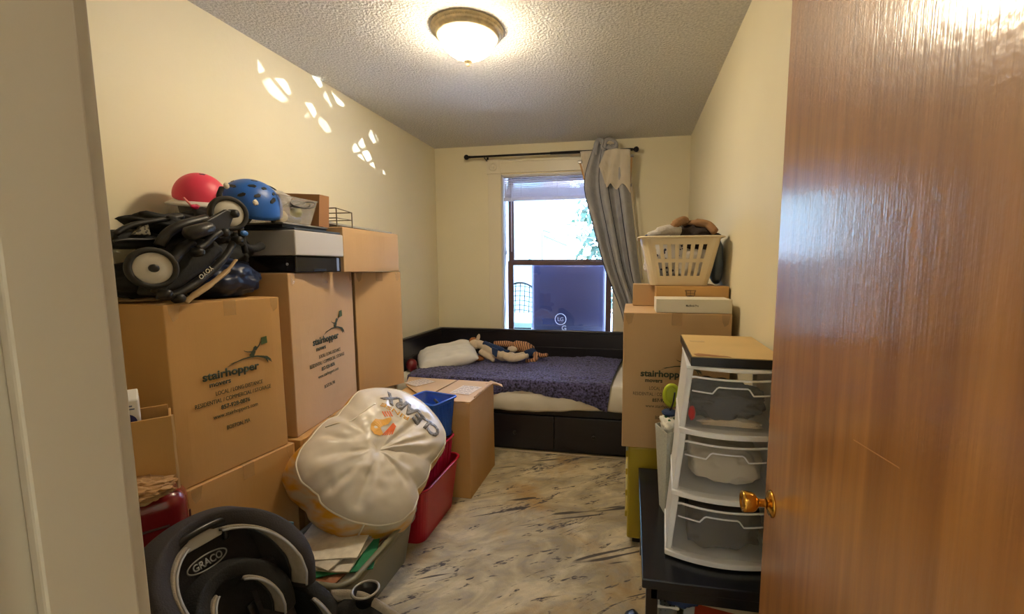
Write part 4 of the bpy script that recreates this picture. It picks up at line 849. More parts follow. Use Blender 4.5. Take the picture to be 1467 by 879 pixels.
for s in (-1,1):
    b=nb(); tube(b,smoothpath([(s*.235,-.06,.30),(s*.25,.06,.335),(s*.25,.16,.33),(s*.235,.36,.27)],6),[.035]*6+[.045]*12+[.035],12); obj('armrest',b,M_blackfab,cs,smooth=True)
    b=nb(); tube(b,smoothpath([(s*.25,0,.372),(s*.262,.08,.38),(s*.262,.16,.372),(s*.248,.36,.315)],6),.014,8,flat=1.8); obj('armrest_band',b,M_beigefab,cs,smooth=True)
    b=nb(); lathe(b,[(.026,0),(.034,.09),(.043,.10),(.046,.105),(.043,.110),(.036,.106),(.030,.02),(0,.018)],32,Matrix.Translation((s*.262,.13,.31))); cu_=obj('cup_holder',b,M_blackpl,cs,smooth=True)
    b=nb(); tube(b,[Vector((s*.262+.042*math.cos(a),.13+.042*math.sin(a),.419)) for a in [i*2*PI/32 for i in range(32)]],.004,8,closed=True); obj('cup_rim',b,mat('silver_rim',(150,146,136),.3,metal=.3),cu_,smooth=True,label='silver rim')
HP=lambda x,z,f=0: Vector((x,-.115+.035+f-LEAN*(z-.3),z))
b=nb(); tube(b,smoothpath([HP(-.070,.655,.0),HP(-.070,.705,.02),HP(-.055,.722,.03),HP(0,.728,.034),HP(.055,.722,.03),HP(.070,.705,.02),HP(.070,.655,.0)],6),.011,10); obj('adjuster_handle',b,M_blackpl,hd,smooth=True)
b=nb(); prism(b,[HP(-.058,.675,.004),HP(.058,.675,.004),HP(.062,.708,.006),HP(0,.714,.006),HP(-.062,.708,.006)],(0,.012,.004)); obj('grip_plate',b,mat('light_grey_plate',(176,172,164),.4),hd,bevel=.004,label='light grey grip plate')
LM=Matrix.Translation(HP(0,.628,.006))@Matrix.Rotation(math.atan(LEAN),4,'X')
def ell(rx,rz,y,n=36): return [Vector((rx*math.cos(2*PI*i/n),y,rz*math.sin(2*PI*i/n))) for i in range(n)]
b=nb(); tube(b,[LM@p for p in ell(.056,.021,.002)],.0022,6,closed=True); obj('badge_rim',b,M_piping,hd,smooth=True)
b=nb(); bt=textfit('GRACO',.084,.021,'CENTER',bold=.03); merge(b,bt,LM@basis((0,.003,-.010),(-1,0,0),(0,0,1))); obj('brand_lettering',b,M_piping,hd,label='pale grey lettering')
b=nb(); pB=[(-.03,0),(.03,0),(.034,.012),(.034,.055),(-.034,.055),(-.034,.012)]
b.free()
b=nb(); p=at(411,749,'Y',1.36); d=Vector((.8,.6,0)); prism(b,[p+d*-.022+Vector((0,0,.018)),p+d*.022+Vector((0,0,.0)),p+d*.022+Vector((0,0,-.022)),p+d*-.022+Vector((0,0,-.004))],(.003,-.004,0)); obj('pale_blue_tag',b,mat('pale_blue_tag',(110,150,170),.6),cs,world=True,label='pale blue tag')
# harness straps and buckle
for s in (-1,1):
    b=nb(); tube(b,smoothpath([(s*.045,-.11,.48),(s*.05,-.055,.36),(s*.04,.0,.29),(0,.05,.27)],6),.014,8,flat=.3); obj('harness_strap',b,M_blackpl,cs,smooth=True)
b=nb(); blob(b,(0,.06,.275),(.028,.022,.03),3,.05,2,sub=3); obj('buckle',b,M_blackpl,cs,smooth=True)
# ================================================================== BINS, TOTE, WHITE BAG, OPEN SHIPPING BOX
def rrect(hx,hy,r,n=5):
    pts=[]
    for cx,cy,a0 in ((hx-r,hy-r,0),(-hx+r,hy-r,PI/2),(-hx+r,-hy+r,PI),(hx-r,-hy+r,1.5*PI)):
        for i in range(n+1): a=a0+PI/2*i/n; pts.append((cx+r*math.cos(a),cy+r*math.sin(a)))
    return pts
def bin_(name,label,cat,c,hx,hy,h,taper,m,rot=0,r=.03,rimw=.012,ribs=False,group=None,solid=.003):
    o=thing(name,label,cat,c,rot,group); b=nb(); lv=[(taper,0),(0,h)] if not ribs else [(taper,0),(taper*.5,h*.5),(0,h)]
    rings=[]
    for tp,z in lv: rings.append([b.verts.new((x,y,z)) for x,y in rrect(hx-tp,hy-tp,r)])
    for A_,B_ in zip(rings,rings[1:]):
        for k in range(len(A_)): b.faces.new((A_[k],A_[(k+1)%len(A_)],B_[(k+1)%len(A_)],B_[k]))
    b.faces.new(rings[0][::-1]); obj('bin_wall',b,m,o,solid=solid,smooth=False)
    b=nb(); P=[Vector((x,y,h)) for x,y in rrect(hx+rimw*.5,hy+rimw*.5,r+rimw*.5)]; tube(b,P,rimw*.75,8,closed=True,flat=.8); obj('rim',b,m,o,smooth=True)
    if ribs:
        n=10
        for s in (-1,1):
            b=nb()
            for k in range(n):
                y=-hy+.05+(2*hy-.1)*k/(n-1); tube(b,[(s*(hx-taper+.001),y,.01),(s*(hx+.001),y,h-.02)],.004,5)
            obj('ribs',b,m,o)
            b=nb()
            for k in range(7):
                x=-hx+.05+(2*hx-.1)*k/6; tube(b,[(x,s*(hy-taper+.001),.01),(x,s*(hy+.001),h-.02)],.004,5)
            obj('ribs',b,m,o)
    return o
M_redp=mat('red_plastic_bin',(172,24,46),.32,var=.03,vscale=5); M_gtote=mat('grey_green_plastic',(124,122,104),.35,bump=.05,bscale=40)
M_pinkp=translucent('translucent_red_plastic',(206,40,92),.72,.2); M_bluep=translucent('translucent_blue_plastic',(44,98,210),.80,.2)
bin_('storage_bin','solid red plastic storage bin on the rug','bin',(-1.275,2.285,.012),.212,.250,.315,.035,M_redp,r=.05)
bin_('nesting_bin','translucent pink-red bin nested inside the solid red bin','bin',(-1.275,2.29,.17),.185,.228,.30,.028,M_pinkp,r=.045,ribs=True)
bin_('stacking_bin','translucent blue bin turned askew on the pink-red bin','bin',(-1.207,2.426,.485),.100,.120,.235,.018,M_bluep,rot=math.radians(76),r=.02,ribs=True)
# contents glimpsed in the blue bin
inside('dark_pouch','dark navy pouch lying inside the blue bin','pouch',blob(nb(),(-1.215,2.43,.575),(.07,.06,.05),51,.2,2),mat('dark_navy_cloth',(22,26,50),.8))
inside('marker_pen','dark marker lying just under the rim of the blue bin','pen',tube(nb(),[(-1.13,2.40,.69),(-1.19,2.46,.70)],.008,8),M_blackpl)
inside('black_shoe_sole','dark object poking up behind the blue bin over the pink-red bin','shoe',blob(nb(),(-1.125,2.50,.475),(.03,.03,.03),52,.1,2),M_blackpl)
inside('crimson_cloth','folded crimson cloth lying inside the pink-red bin','cloth',blob(nb(),(-1.27,2.28,.26),(.13,.17,.07),53,.15,2),mat('crimson_cloth',(120,20,36),.8))
tt=bin_('storage_tote','grey-green plastic tote full of newspapers under the white laundry bag','tote',(-1.30,1.715,.012),.212,.295,.255,.035,M_gtote,r=.06,rimw=.016)
b=nb(); P=[Vector((x,y,.222)) for x,y in rrect(.214,.297,.06)]; tube(b,P,.008,6,closed=True,flat=2.2); obj('skirt',b,M_gtote,tt,smooth=True)
random.seed(5)
cols=[(206,196,176),(188,180,164),(214,204,184),(176,168,152),(196,188,172),(204,196,182),(190,184,172),(212,206,192)]
labs=['lowest newspaper in the tote','second newspaper from the bottom of the tote','folded newspaper in the tote under the brown sheet','brown printed magazine between newspapers in the tote','green and white folder sticking out of the tote','creased newspaper above the green folder','pale newspaper second from the top in the tote','topmost pale newspaper in the tote under the white bag']
zz=.17
for k in range(8):
    th=[.02,.012,.012,.008,.006,.008,.008,.006][k]; b=nb(); w,l=(.15-.012*random.random()),.20
    grid(b,12,12,lambda s,t,k=k:((s*2-1)*.165+0*k,(t*2-1)*(.22),.006*noise.noise(Vector((s*3,t*3,k)))-.012*max(0,.25-t)*k*.35))
    c=((150,100,72) if k==3 else (36,122,84) if k==4 else cols[k]); m=mat('paper_%d'%k,c,.8,var=.12,vscale=30)
    dx=[0,.0,.01,.0,.025,-.01,-.02,-.03][k]; dy=[-.02,-.03,-.01,-.02,-.01,.0,.02,.03][k]
    b.transform(Matrix.Translation((-1.30+dx,1.69+dy,zz+th/2))@Matrix.Rotation([.05,-.04,.08,-.10,.42,.12,-.2,.25][k],4,'Z')@Matrix.Scale(.92 if k!=4 else .9,4))
    obj('newspaper' if k not in (3,4) else ('magazine' if k==3 else 'paper_folder'),b,m,solid=th*.8,label=labs[k],cat='newspaper' if k not in (3,4) else ('magazine' if k==3 else 'folder'),group='papers in the tote'); zz+=th+.006
# ---- white laundry bag
OUT=[(515,560),(497,580),(484,596),(470,601),(447,625),(430,646),(424,664),(431,688),(445,700),(456,709),(460,720),(486,738),(518,749),(547,752),(573,746),(592,730),(599,712),(597,700),(612,684),(617,664),(628,650),(638,634),(637,618),(625,597),(599,572),(578,561),(545,556)]
Cb=Vector((-1.25,1.93,.60)); nB=Vector((.60,-.42,.68)).normalized()
def onpl(u,v):
    r=FW+RT*((u-CX)/F)-UP*((v-CY)/F); o=Vector((0,0,CH)); t=(Cb-o).dot(nB)/r.dot(nB); return o+r*t
pu=(Vector((0,0,1))-nB*nB.z).normalized(); pr2=pu.cross(nB)
C0=onpl(535,655); O2=[((p-C0).dot(pr2),(p-C0).dot(pu)) for p in [onpl(u,v) for u,v in OUT]]
pol=sorted([(math.atan2(y,x),math.hypot(x,y)) for x,y in O2])
def Rb(a):
    a=math.atan2(math.sin(a),math.cos(a)); P=[(pol[-1][0]-2*PI,pol[-1][1])]+pol+[(pol[0][0]+2*PI,pol[0][1])]
    for (a0,r0),(a1,r1) in zip(P,P[1:]):
        if a0<=a<=a1: f=(a-a0)/(a1-a0+1e-9); f=f*f*(3-2*f)*.35+f*.65; return r0+(r1-r0)*f
    return pol[0][1]
def hB(x,y):
    r=math.hypot(x,y); a=math.atan2(y,x); R=Rb(a); s=min(1,r/R)
    h=.105*(1-s**2.6)**.75
    # creases running out from the pinched centre
    cr=0
    for k,(ak,w,am,s0,s1) in enumerate(((.35,.10,.028,.05,.9),(-.35,.09,.03,.0,.85),(-1.15,.10,.018,.1,.8),(-2.2,.12,.022,.2,.95),(2.9,.11,.022,.15,.9),(1.9,.10,.018,.4,.95),(2.45,.08,.016,.5,1),(-.05,.06,.018,.1,.7),(1.0,.07,.012,.5,1),(-2.75,.07,.02,.45,1))):
        da=math.atan2(math.sin(a-ak),math.cos(a-ak)); env=max(0,min(1,(s-s0)*5))*max(0,min(1,(s1-s)*6)); cr-=.62*am*math.exp(-(da/w)**2)*env; cr+=am*.3*math.exp(-((da-w*1.8)/w)**2)*env
    cr-=.02*math.exp(-(s/.12)**2)
    return h+cr*min(1,(1-s)*6)+.026*noise.noise(Vector((x*7,y*7,1)))*(1-s)+.009*noise.noise(Vector((x*21,y*25,5)))*(1-s*s)
def PB(x,y,o=0): return C0+pr2*x+pu*y+nB*(hB(x,y)+o)
M_vinyl=mat('white_coated_cloth',(216,208,196),.32,var=.05,vscale=5,bump=.10,bscale=12,spec=.5)
M_side=mat('yellow_white_cloth',(212,204,184),.6,col2=(222,164,40),vscale=8,detail=2,bump=.25,bscale=12,stretch=(1,1,2.4))
M_pipe=mat('white_piping',(232,226,210),.5)
lb=thing('laundry_bag','big round white laundry bag with a yellow underside lying on the tote','laundry bag',(C0.x,C0.y,.30))
b=nb(); NA,NR=200,44
grid(b,NA,NR,lambda s,t:PB(*( (t**.8)*Rb(2*PI*s)*math.cos(2*PI*s),(t**.8)*Rb(2*PI*s)*math.sin(2*PI*s))),closex=True); bmesh.ops.remove_doubles(b,verts=b.verts,dist=1e-5); obj('bag_front',b,M_vinyl,lb,world=True,smooth=True,label='white coated front')
b=nb(); tube(b,[C0+pr2*(Rb(a)*math.cos(a))+pu*(Rb(a)*math.sin(a))+nB*hB(Rb(a)*math.cos(a),Rb(a)*math.sin(a)) for a in [i*2*PI/200 for i in range(200)]],.0045,6,closed=True); obj('seam_piping',b,M_pipe,lb,world=True,smooth=True)
b=nb()
DZ_=Vector((0,0,-1))
def side(s,t):
    a=2*PI*s; R=Rb(a)*(1-.04*0); k=math.sin(t*PI*.5); Rm=.27
    rad=R+(.030*math.sin(min(1,t*1.6)*PI))*(1+.5*noise.noise(Vector((math.cos(a)*3,math.sin(a)*3,t*2)))) if t<.5 else (R+.028)*(1-(t-.5)*2)+.02*(t-.5)*2
    dep=.17*math.sin(min(1,t/.62)*PI/2)+.012*noise.noise(Vector((math.cos(a)*4,math.sin(a)*4,t*3)))*(t>0)
    return C0+pr2*(rad*math.cos(a))+pu*(rad*math.sin(a))-nB*dep
grid(b,160,26,side,closex=True); bmesh.ops.remove_doubles(b,verts=b.verts,dist=1e-5); bmesh.ops.recalc_face_normals(b,faces=b.faces); obj('bag_side',b,M_side,lb,world=True,smooth=True,label='yellow and white patterned side')
b=nb(); a=-2.0; tube(b,[side((a/(2*PI))%1,t)+nB*.001 for t in (0.02,.12,.22,.32)],.008,6,flat=.4); obj('side_handle',b,M_pipe,lb,world=True,smooth=True)
def onbag(bm,pc,dirv,upv,m,nm,off=.003):
    """lays flat lettering on the curved front of the bag"""
    bmesh.ops.subdivide_edges(bm,edges=[e for e in bm.edges if e.calc_length()>.01],cuts=2)
    bmesh.ops.triangulate(bm,faces=bm.faces)
    for v in bm.verts:
        x=pc[0]+dirv[0]*v.co.x+upv[0]*v.co.y; y=pc[1]+dirv[1]*v.co.x+upv[1]*v.co.y; p=PB(x,y,off+v.co.z); v.co=p
    obj(nm,bm,m,lb,world=True)
def p2(u,v): p=onpl(u,v)-C0; return Vector((p.dot(pr2),p.dot(pu)))
M_inkg=mat('grey_hatched_ink',(96,94,94),.6,col2=(140,136,132),vscale=90,detail=1); M_inky=mat('yellow_ink',(232,176,84),.6); M_inko=mat('orange_ink',(232,104,40),.6)
def line_on_bag(s,uv0,uv1,cap,m,nm,flip=1,bold=.02):
    a=p2(*uv0); c=p2(*uv1); d=c-a; w=d.length; d.normalize(); up=Vector((-d.y,d.x))*flip
    bm=textfit(s,w,cap,'LEFT',bold=bold); onbag(bm,a,d,up,m,nm)
line_on_bag('CLEARX',(628,622),(551,566),.072,M_inkg,'printed_word',1,.05)
line_on_bag('.RINSE',(582,612),(541,588),.022,M_inky,'printed_name',1,.01)
def ribbon(pts,m,nm):
    bm=nb(); P=[p2(*q) for q in pts]; prism(bm,[(p.x,p.y,0) for p in P],(0,0,.0008)); onbag(bm,(0,0),(1,0),(0,1),m,nm)
ribbon([(541,613),(530,613),(524,620),(523,628),(528,635),(536,637),(541,634),(537,626),(541,622),(549,619),(553,614),(552,610)],M_inky,'printed_logo')
for k in range(5):
    u=539+k*3.2; ribbon([(u,636-k*.2),(u+1.7,636-k*.2),(u+1.7+(16-k*2.6),620+k*1.0-1),(u+(16-k*2.6),619+k*1.0-1)],M_inko,'printed_stripe')
for k in range(4):
    u=540+k*3.2; ribbon([(u,601),(u+1.6,601),(u+5.4,609),(u+3.8,609)],M_inko,'printed_stripe')
# pale pocket seam near the top left of the bag
b=nb(); tube(b,smoothpath([PB(*p2(u,v),.002) for u,v in ((464,616),(480,614),(497,612),(515,600),(532,588))],6),.0028,6); obj('pocket_seam',b,M_pipe,lb,world=True,smooth=True)
# white label on the dark box behind the bag
b=nb(); prism(b,[(-1.5845,1.83,.50),(-1.5845,1.90,.50),(-1.5845,1.90,.60),(-1.5845,1.83,.60)],(.002,0,0)); b.free()
bxs=[o for o in bpy.data.objects if o.get('label','').startswith('plain cardboard box with a white barcode')][0]
b=nb(); box(b,(.226,-.30,.42),(.228,-.20,.54)); lo_=obj('barcode_label',b,M_white,bxs,label='white barcode label')
b=nb(); 
for k in range(9): box(b,(.228,-.29+.009*k,.47),(.2285,-.286+.009*k,.53))
for k in range(3): box(b,(.228,-.29,.43+.01*k),(.2285,-.22,.433+.01*k))
obj('barcode_lines',b,M_blackpl,lo_)
# ---- opened shipping box by the bed
SX0,SX1,SY0,SY1=-1.59,-1.005,2.565,3.06
so=thing('shipping_box','opened brown shipping box with torn flaps in front of the bed','box',((SX0+SX1)/2,(SY0+SY1)/2,.012))
b=nb(); box(b,(SX0,SY0,.012),(SX1,SY1,.655)); bmesh.ops.subdivide_edges(b,edges=b.edges[:],cuts=7,use_grid_fill=True)
for v in b.verts:
    if v.co.z>.012 and v.co.z<.65:
        k=abs(noise.noise(v.co*4))*.008
        if v.co.x>SX1-1e-4: v.co.x+=k
        if v.co.y<SY0+1e-4: v.co.y-=k
obj('box_body',b,M_cb,so,world=True,bevel=.004)
for (P,nm) in (([(SX0-.02,SY0+.30,.662),(SX0+.26,SY0+.02,.662),(SX0+.30,SY1,.662),(SX0-.10,SY1+.0,.668)],'top_flap'),([(SX0+.28,SY0+.004,.660),(SX1+.002,SY0+.004,.657),(SX1+.004,SY1,.659),(SX0+.31,SY1,.663)],'top_flap'),([(SX1-.04,SY1-.06,.663),(SX1+.03,SY1-.02,.655),(SX1+.07,SY1+.01,.625),(SX1+.05,SY1+.05,.632),(SX1-.03,SY1+.03,.662)],'torn_flap')):
    b=nb(); prism(b,P,(0,0,.005)); obj(nm,b,M_cb2,so,world=True,bevel=.001)
b=nb(); tube(b,[(SX1-.003,SY0+.10+.045*i,.662+.004*random.random()) for i in range(9)],[.004+.003*random.random() for i in range(9)],5); tube(b,[(SX0+.30+.02*i,SY0+.002,.658+.003*random.random()) for i in range(14)],[.003+.003*random.random() for i in range(14)],5); obj('torn_edge',b,M_cbd,so,world=True)
def slip(c,w,h,rot,nm):
    b=nb(); M_=Matrix.Translation(c)@Matrix.Rotation(rot,4,'Z'); box(b,(-w/2,-h/2,0),(w/2,h/2,.0012),M_); o=obj(nm,b,mat('address_slip',(204,186,160),.7),so,world=True,label='pale printed address slip')
    b=nb(); random.seed(int(c[0]*-100))
    for k in range(8):
        y=-h/2+.015+(h-.03)*k/7; x=-w/2+.01
        while x<w/2-.03:
            l=random.uniform(.01,.04); box(b,(x,y-.0022,.0012),(min(x+l,w/2-.008),y+.0022,.0016),M_); x+=l+.006
    obj('slip_print',b,mat('slip_ink',(96,92,104),.7),o,world=True)
slip((SX1-.12,SY0+.25,.666),.15,.20,-.12,'address_slip'); slip((SX0+.06,SY0+.36,.672),.15,.17,-.5,'address_slip')
inside('green_toy','small bright green plastic object on the floor beside the car seat','toy',blob(nb(),(-1.20,1.38,.05),(.04,.035,.035),61,.1,2),mat('bright_green_plastic',(60,140,50),.4))
# ================================================================== RIGHT SIDE STACK
M_yel=mat('olive_yellow_plastic',(168,146,34),.4,var=.04,vscale=4)
yc=thing('storage_crate','tall olive-yellow plastic crate carrying the printed box at the right wall','crate',(.24,2.53,.012))
YX0,YX1,YY0,YY1=.0,.50,2.262,2.80
part('crate_body',(YX0,YY0,.055),(YX1,YY1,.575),M_yel,yc,.012,bseg=3)
for k,z in enumerate((.16,.28,.40,.50)): 
    b=nb(); box(b,(YX0-.012,YY0+.03,z),(YX0+.002,YY1-.05,z+.035)); obj('grip_ridge',b,M_yel,yc,world=True,bevel=.005)
for x,y in ((YX0+.03,YY0+.035),(YX1-.08,YY0+.035),(YX0+.03,YY1-.1),(YX1-.08,YY1-.1)): part('foot',(x,y,.012),(x+.05,y+.05,.056),M_blackpl,yc,.006)
fb=thing('flat_box','long flat kraft box lying directly behind the white laptop box','box',(.33,2.54,1.293)); obj('box_body',bx((.134,2.455,1.293),(.515,2.625,1.417)),M_cb,fb,world=True,bevel=.003)
b=nb(); p=Vector((.316,2.4535,1.385)); 
for (x0,z0,x1,z1,w) in ((-.028,.010,.028,.010,.003),(-.022,.006,-.022,-.018,.003),(.022,.006,.022,-.018,.003),(-.022,-.006,.022,-.006,.002),(0,.008,0,-.018,.002),(-.018,-.018,-.010,-.030,.003),(.018,-.018,.010,-.030,.003),(-.012,-.02,.012,-.02,.004),(-.028,.010,-.026,.002,.002),(.028,.010,.026,.002,.002),(-.008,-.026,.008,-.030,.003)):
    tube(b,[p+Vector((x0,0,z0)),p+Vector((x1,0,z1))],w*.6,5)
obj('printed_symbol',b,M_print2,fb,world=True)
fb=thing('flat_box','flat kraft box set further left and behind the other flat box','box',(.22,2.72,1.293)); obj('box_body',bx((.010,2.635,1.293),(.47,2.79,1.42)),M_cb2,fb,world=True,bevel=.003)
lbx=thing('laptop_box','slim white laptop box on the printed box at the right wall','box',(.306,2.34,1.293)); obj('box_body',bx((.125,2.245,1.2935),(.488,2.445,1.362)),mat('matte_white_box',(222,214,194),.5),lbx,world=True,bevel=.002)
bt=textfit('MacBook Pro',.060,.010,'CENTER',bold=.01); bt.transform(basis((.300,2.2445,1.325),(1,0,0),(0,0,1))); obj('printed_text',bt,M_print2,lbx,world=True)
# laundry basket
M_bask=mat('cream_plastic',(214,198,164),.4)
bk=thing('laundry_basket','cream slotted plastic laundry basket full of clothes on top of the right stack','laundry basket',(.262,2.63,1.422))
H0,BT,BB=.262,(.212,.155),(.155,.115)
levels=[0,.05,.125,.145,.222,.262]; slot=[False,True,False,True,False]
def per(hx,hy,z):
    pts=[];r=.045
    nfx,nfy,nc=15,9,4
    segs=[((-hx+r,-hy),(hx-r,-hy),nfx),((hx-r,-hy+r),None,nc),((hx,-hy+r),(hx,hy-r),nfy),((hx-r,hy-r),None,nc),((hx-r,hy),(-hx+r,hy),nfx),((-hx+r,hy-r),None,nc),((-hx,hy-r),(-hx,-hy+r),nfy),((-hx+r,-hy+r),None,nc)]
    an=[-PI/2,0,PI/2,PI]; ci=0; typ=[]
    for a,c,n in segs:
        if c is None:
            for i in range(n): t=an[ci]+PI/2*i/n; pts.append((a[0]+r*math.cos(t),a[1]+r*math.sin(t))); typ.append(False)
            ci+=1
        else:
            for i in range(n): f=i/n; pts.append((a[0]+(c[0]-a[0])*f,a[1]+(c[1]-a[1])*f)); typ.append(i%2==1)
    return pts,typ
b=nb(); R_=[]; 
for z in levels:
    f=z/H0; P,ty=per(BB[0]+(BT[0]-BB[0])*f,BB[1]+(BT[1]-BB[1])*f,z); R_.append([b.verts.new((x,y,z)) for x,y in P])
for j in range(5):
    for k in range(len(ty)):
        if slot[j] and ty[k]: continue
        b.faces.new((R_[j][k],R_[j][(k+1)%len(ty)],R_[j+1][(k+1)%len(ty)],R_[j+1][k]))
b.faces.new(R_[0][::-1]); obj('basket_wall',b,M_bask,bk,solid=.005)
b=nb(); P,_t=per(BT[0]+.012,BT[1]+.012,0); tube(b,[Vector((x,y,H0)) for x,y in P],.010,8,closed=True,flat=.6); obj('rim',b,M_bask,bk,smooth=True)
b=nb(); P,_t=per(BT[0]-.008,BT[1]-.008,0); b.free()
def patmat(name,c1,c2,sc=30,thr=.5):
    m=bpy.data.materials.new(name); m.use_nodes=True; N,L=nt(m); b=N['Principled BSDF']; b.inputs['Roughness'].default_value=.9
    t=N.new('ShaderNodeTexCoord'); v=N.new('ShaderNodeTexVoronoi'); v.inputs['Scale'].default_value=sc; L.new(t.outputs['Object'],v.inputs['Vector'])
    r=N.new('ShaderNodeValToRGB'); r.color_ramp.interpolation='CONSTANT'; r.color_ramp.elements[1].position=thr; r.color_ramp.elements[0].color=srgb(*c1); r.color_ramp.elements[1].color=srgb(*c2)
    L.new(v.outputs['Distance'],r.inputs[0]); L.new(r.outputs[0],b.inputs['Base Color']); return m
bc=Vector((.262,2.63,1.422))
inside('patterned_laundry','white and navy patterned laundry filling the left of the basket','clothes',blob(nb(),bc+Vector((-.06,0,.16)),(.125,.105,.13),71,.18,3,sq=.7),patmat('white_navy_pattern',(60,62,90),(206,200,194),42,.3))
inside('white_laundry','crumpled white laundry in the middle of the basket','clothes',blob(nb(),bc+Vector((.055,-.02,.12)),(.10,.085,.10),72,.2,3,sq=.7),mat('white_cotton',(214,206,196),.9,bump=.4,bscale=20))
inside('grey_sleeve','pale grey sleeve lying over the left of the basket','clothes',tube(nb(),smoothpath([bc+Vector(p) for p in ((-.17,-.08,.275),(-.12,-.10,.29),(-.06,-.09,.305),(0,-.06,.295))],6),[.02]*6+[.03]*12+[.02],12),mat('pale_grey_knit',(176,170,164),.9,bump=.5,bscale=60))
inside('dark_brown_garment','dark brown garment heaped at the right of the basket','clothes',blob(nb(),bc+Vector((.085,.0,.255)),(.135,.11,.085),73,.22,3),mat('dark_brown_knit',(46,34,30),.9,bump=.4,bscale=50))
inside('tan_garment','tan brown garment twisted over the top of the basket','clothes',tube(nb(),smoothpath([bc+Vector(p) for p in ((-.06,-.08,.30),(-.03,-.09,.335),(.02,-.05,.36),(.04,-.03,.345),(.09,-.06,.345),(.15,-.07,.330),(.185,-.10,.285))],6),[.018]*6+[.024]*12+[.016]*6+[.022]*12+[.010],10),mat('tan_brown_knit',(142,106,72),.9,bump=.5,bscale=50))
inside('navy_laundry','small navy cloth at the left rim of the basket','clothes',blob(nb(),bc+Vector((-.175,-.05,.262)),(.025,.04,.022),74,.2,3),M_navy)
inside('slate_bag','slate grey bag standing between the basket and the right wall','bag',blob(nb(),(.487,2.70,1.55),(.03,.085,.125),75,.08,2,sq=.6),mat('slate_cloth',(104,116,128),.8))
# ================================================================== BENCH, DRAWER TOWER AND WHAT STANDS THERE
M_bench=mat('blue_black_laminate',(22,24,32),.22)
bt_=thing('bench','low black bench table along the right wall under the drawer tower','table',(.28,1.82,.012))
part('table_top',(.055,1.405,.435),(.515,2.245,.470),M_bench,bt_,.004)
part('apron',(.085,1.425,.385),(.500,1.445,.4345),M_bench,bt_,.002); part('apron',(.075,1.45,.385),(.090,2.20,.4345),M_bench,bt_,.002)
for x in (.070,.462):
    for y in (1.425,2.19): part('leg',(x,y,.012),(x+.04,y+.04,.4345),mat('dark_brown_leg',(34,24,22),.3),bt_,.003)
TH=math.radians(-4)
M_pp=translucent('milky_polypropylene',(244,244,246),.93,.3,.05); M_ppc=translucent('clear_drawer_plastic',(232,232,236),.08,.18,.12)
dt=thing('drawer_tower','white plastic tower with three clear drawers on the black bench','drawers',(.330,1.715,.4715),TH)
TW,TD,TH_=.180,.18,.70
def tx(x,z): return x+(TW-x)/(2*TW)*(.055*z/TH_)
def bow(x): return -.035*(1-(x/TW)**2)
random.seed(3)
for k in range(3):
    z0=.005+.232*k; z1=z0+.232
    for sx in (-1,1):   # posts with the stepped side profile
        for sy in (-1,1):
            b=nb(); x0=sx*TW; y0=sy*TD
            P=[(x0,z0+.018),(x0-sx*.022,z0+.018),(x0-sx*.030,z1),(x0-sx*.002,z1),(x0-sx*.004,z0+.10)]
            prism(b,[(tx(x,z),y0-(.012 if sy>0 else 0),z) for x,z in P],(0,.026*(1 if sy<0 else .5),0)); obj('post',b,M_pp,dt,bevel=.003)
        b=nb(); prism(b,[(tx(sx*TW,z0+.02)-sx*.006,-TD,z0+.02),(tx(sx*TW,z0+.02)-sx*.006,TD,z0+.02),(tx(sx*TW,z1)-sx*.008,TD,z1),(tx(sx*TW,z1)-sx*.008,TD*.2,z1-.02),(tx(sx*TW,z1)-sx*.008,-TD,z1-.02)],(sx*.003,0,0)); obj('side_wall',b,M_pp,dt)
    b=nb(); N_=24; top=[(tx(x,z0),-TD+bow(x)-.008,z0) for x in [(-1+2*i/N_)*TW for i in range(N_+1)]]
    prism(b,top+[(tx(TW,z0),TD,z0),(tx(-TW,z0),TD,z0)],(0,0,.020)); obj('shelf_ledge',b,M_pp,dt,bevel=.004,bseg=3)
    # drawer
    dz0,dz1=z0+.030,z1-.028; wv=TW-.026
    b=nb(); f=lambda s,t:(tx((s*2-1)*wv,dz0+(dz1-dz0)*t),-TD+bow((s*2-1)*TW)*.92+.004,dz0+(dz1-dz0)*t); grid(b,20,4,f)
    for sx in (-1,1):
        v=[b.verts.new(p) for p in ((tx(sx*wv,dz0),-TD+.004,dz0),(tx(sx*wv,dz0),TD-.02,dz0),(tx(sx*wv,dz1),TD-.02,dz1),(tx(sx*wv,dz1),-TD+.004,dz1))]; b.faces.new(v)
    v=[b.verts.new(p) for p in ((tx(-wv,dz0),TD-.02,dz0),(tx(wv,dz0),TD-.02,dz0),(tx(wv,dz1),TD-.02,dz1),(tx(-wv,dz1),TD-.02,dz1))]; b.faces.new(v)
    v=[b.verts.new(p) for p in ((tx(-wv,dz0),-TD-.02,dz0),(tx(wv,dz0),-TD-.02,dz0),(tx(wv,dz0),TD-.02,dz0),(tx(-wv,dz0),TD-.02,dz0))]; b.faces.new(v)
    dw=obj('drawer',b,M_ppc,dt,solid=.0025)
    b=nb(); g=lambda x,dz: Vector((tx(x,dz1),-TD+bow(x/wv*TW if abs(x)<wv else x)*.92-.003,dz1-dz))
    tube(b,[g(x,.050 if abs(x)>.075 else .050-.024*min(1,(.075-abs(x))/.018)) for x in [(-1+2*i/40)*wv*.98 for i in range(41)]],.0028,6); obj('drawer_lip',b,M_pp,dw,smooth=True)
    b=nb(); tube(b,[g(x,0) for x in [(-1+2*i/24)*wv for i in range(25)]],.004,6); obj('drawer_rim',b,M_pp,dw,smooth=True)
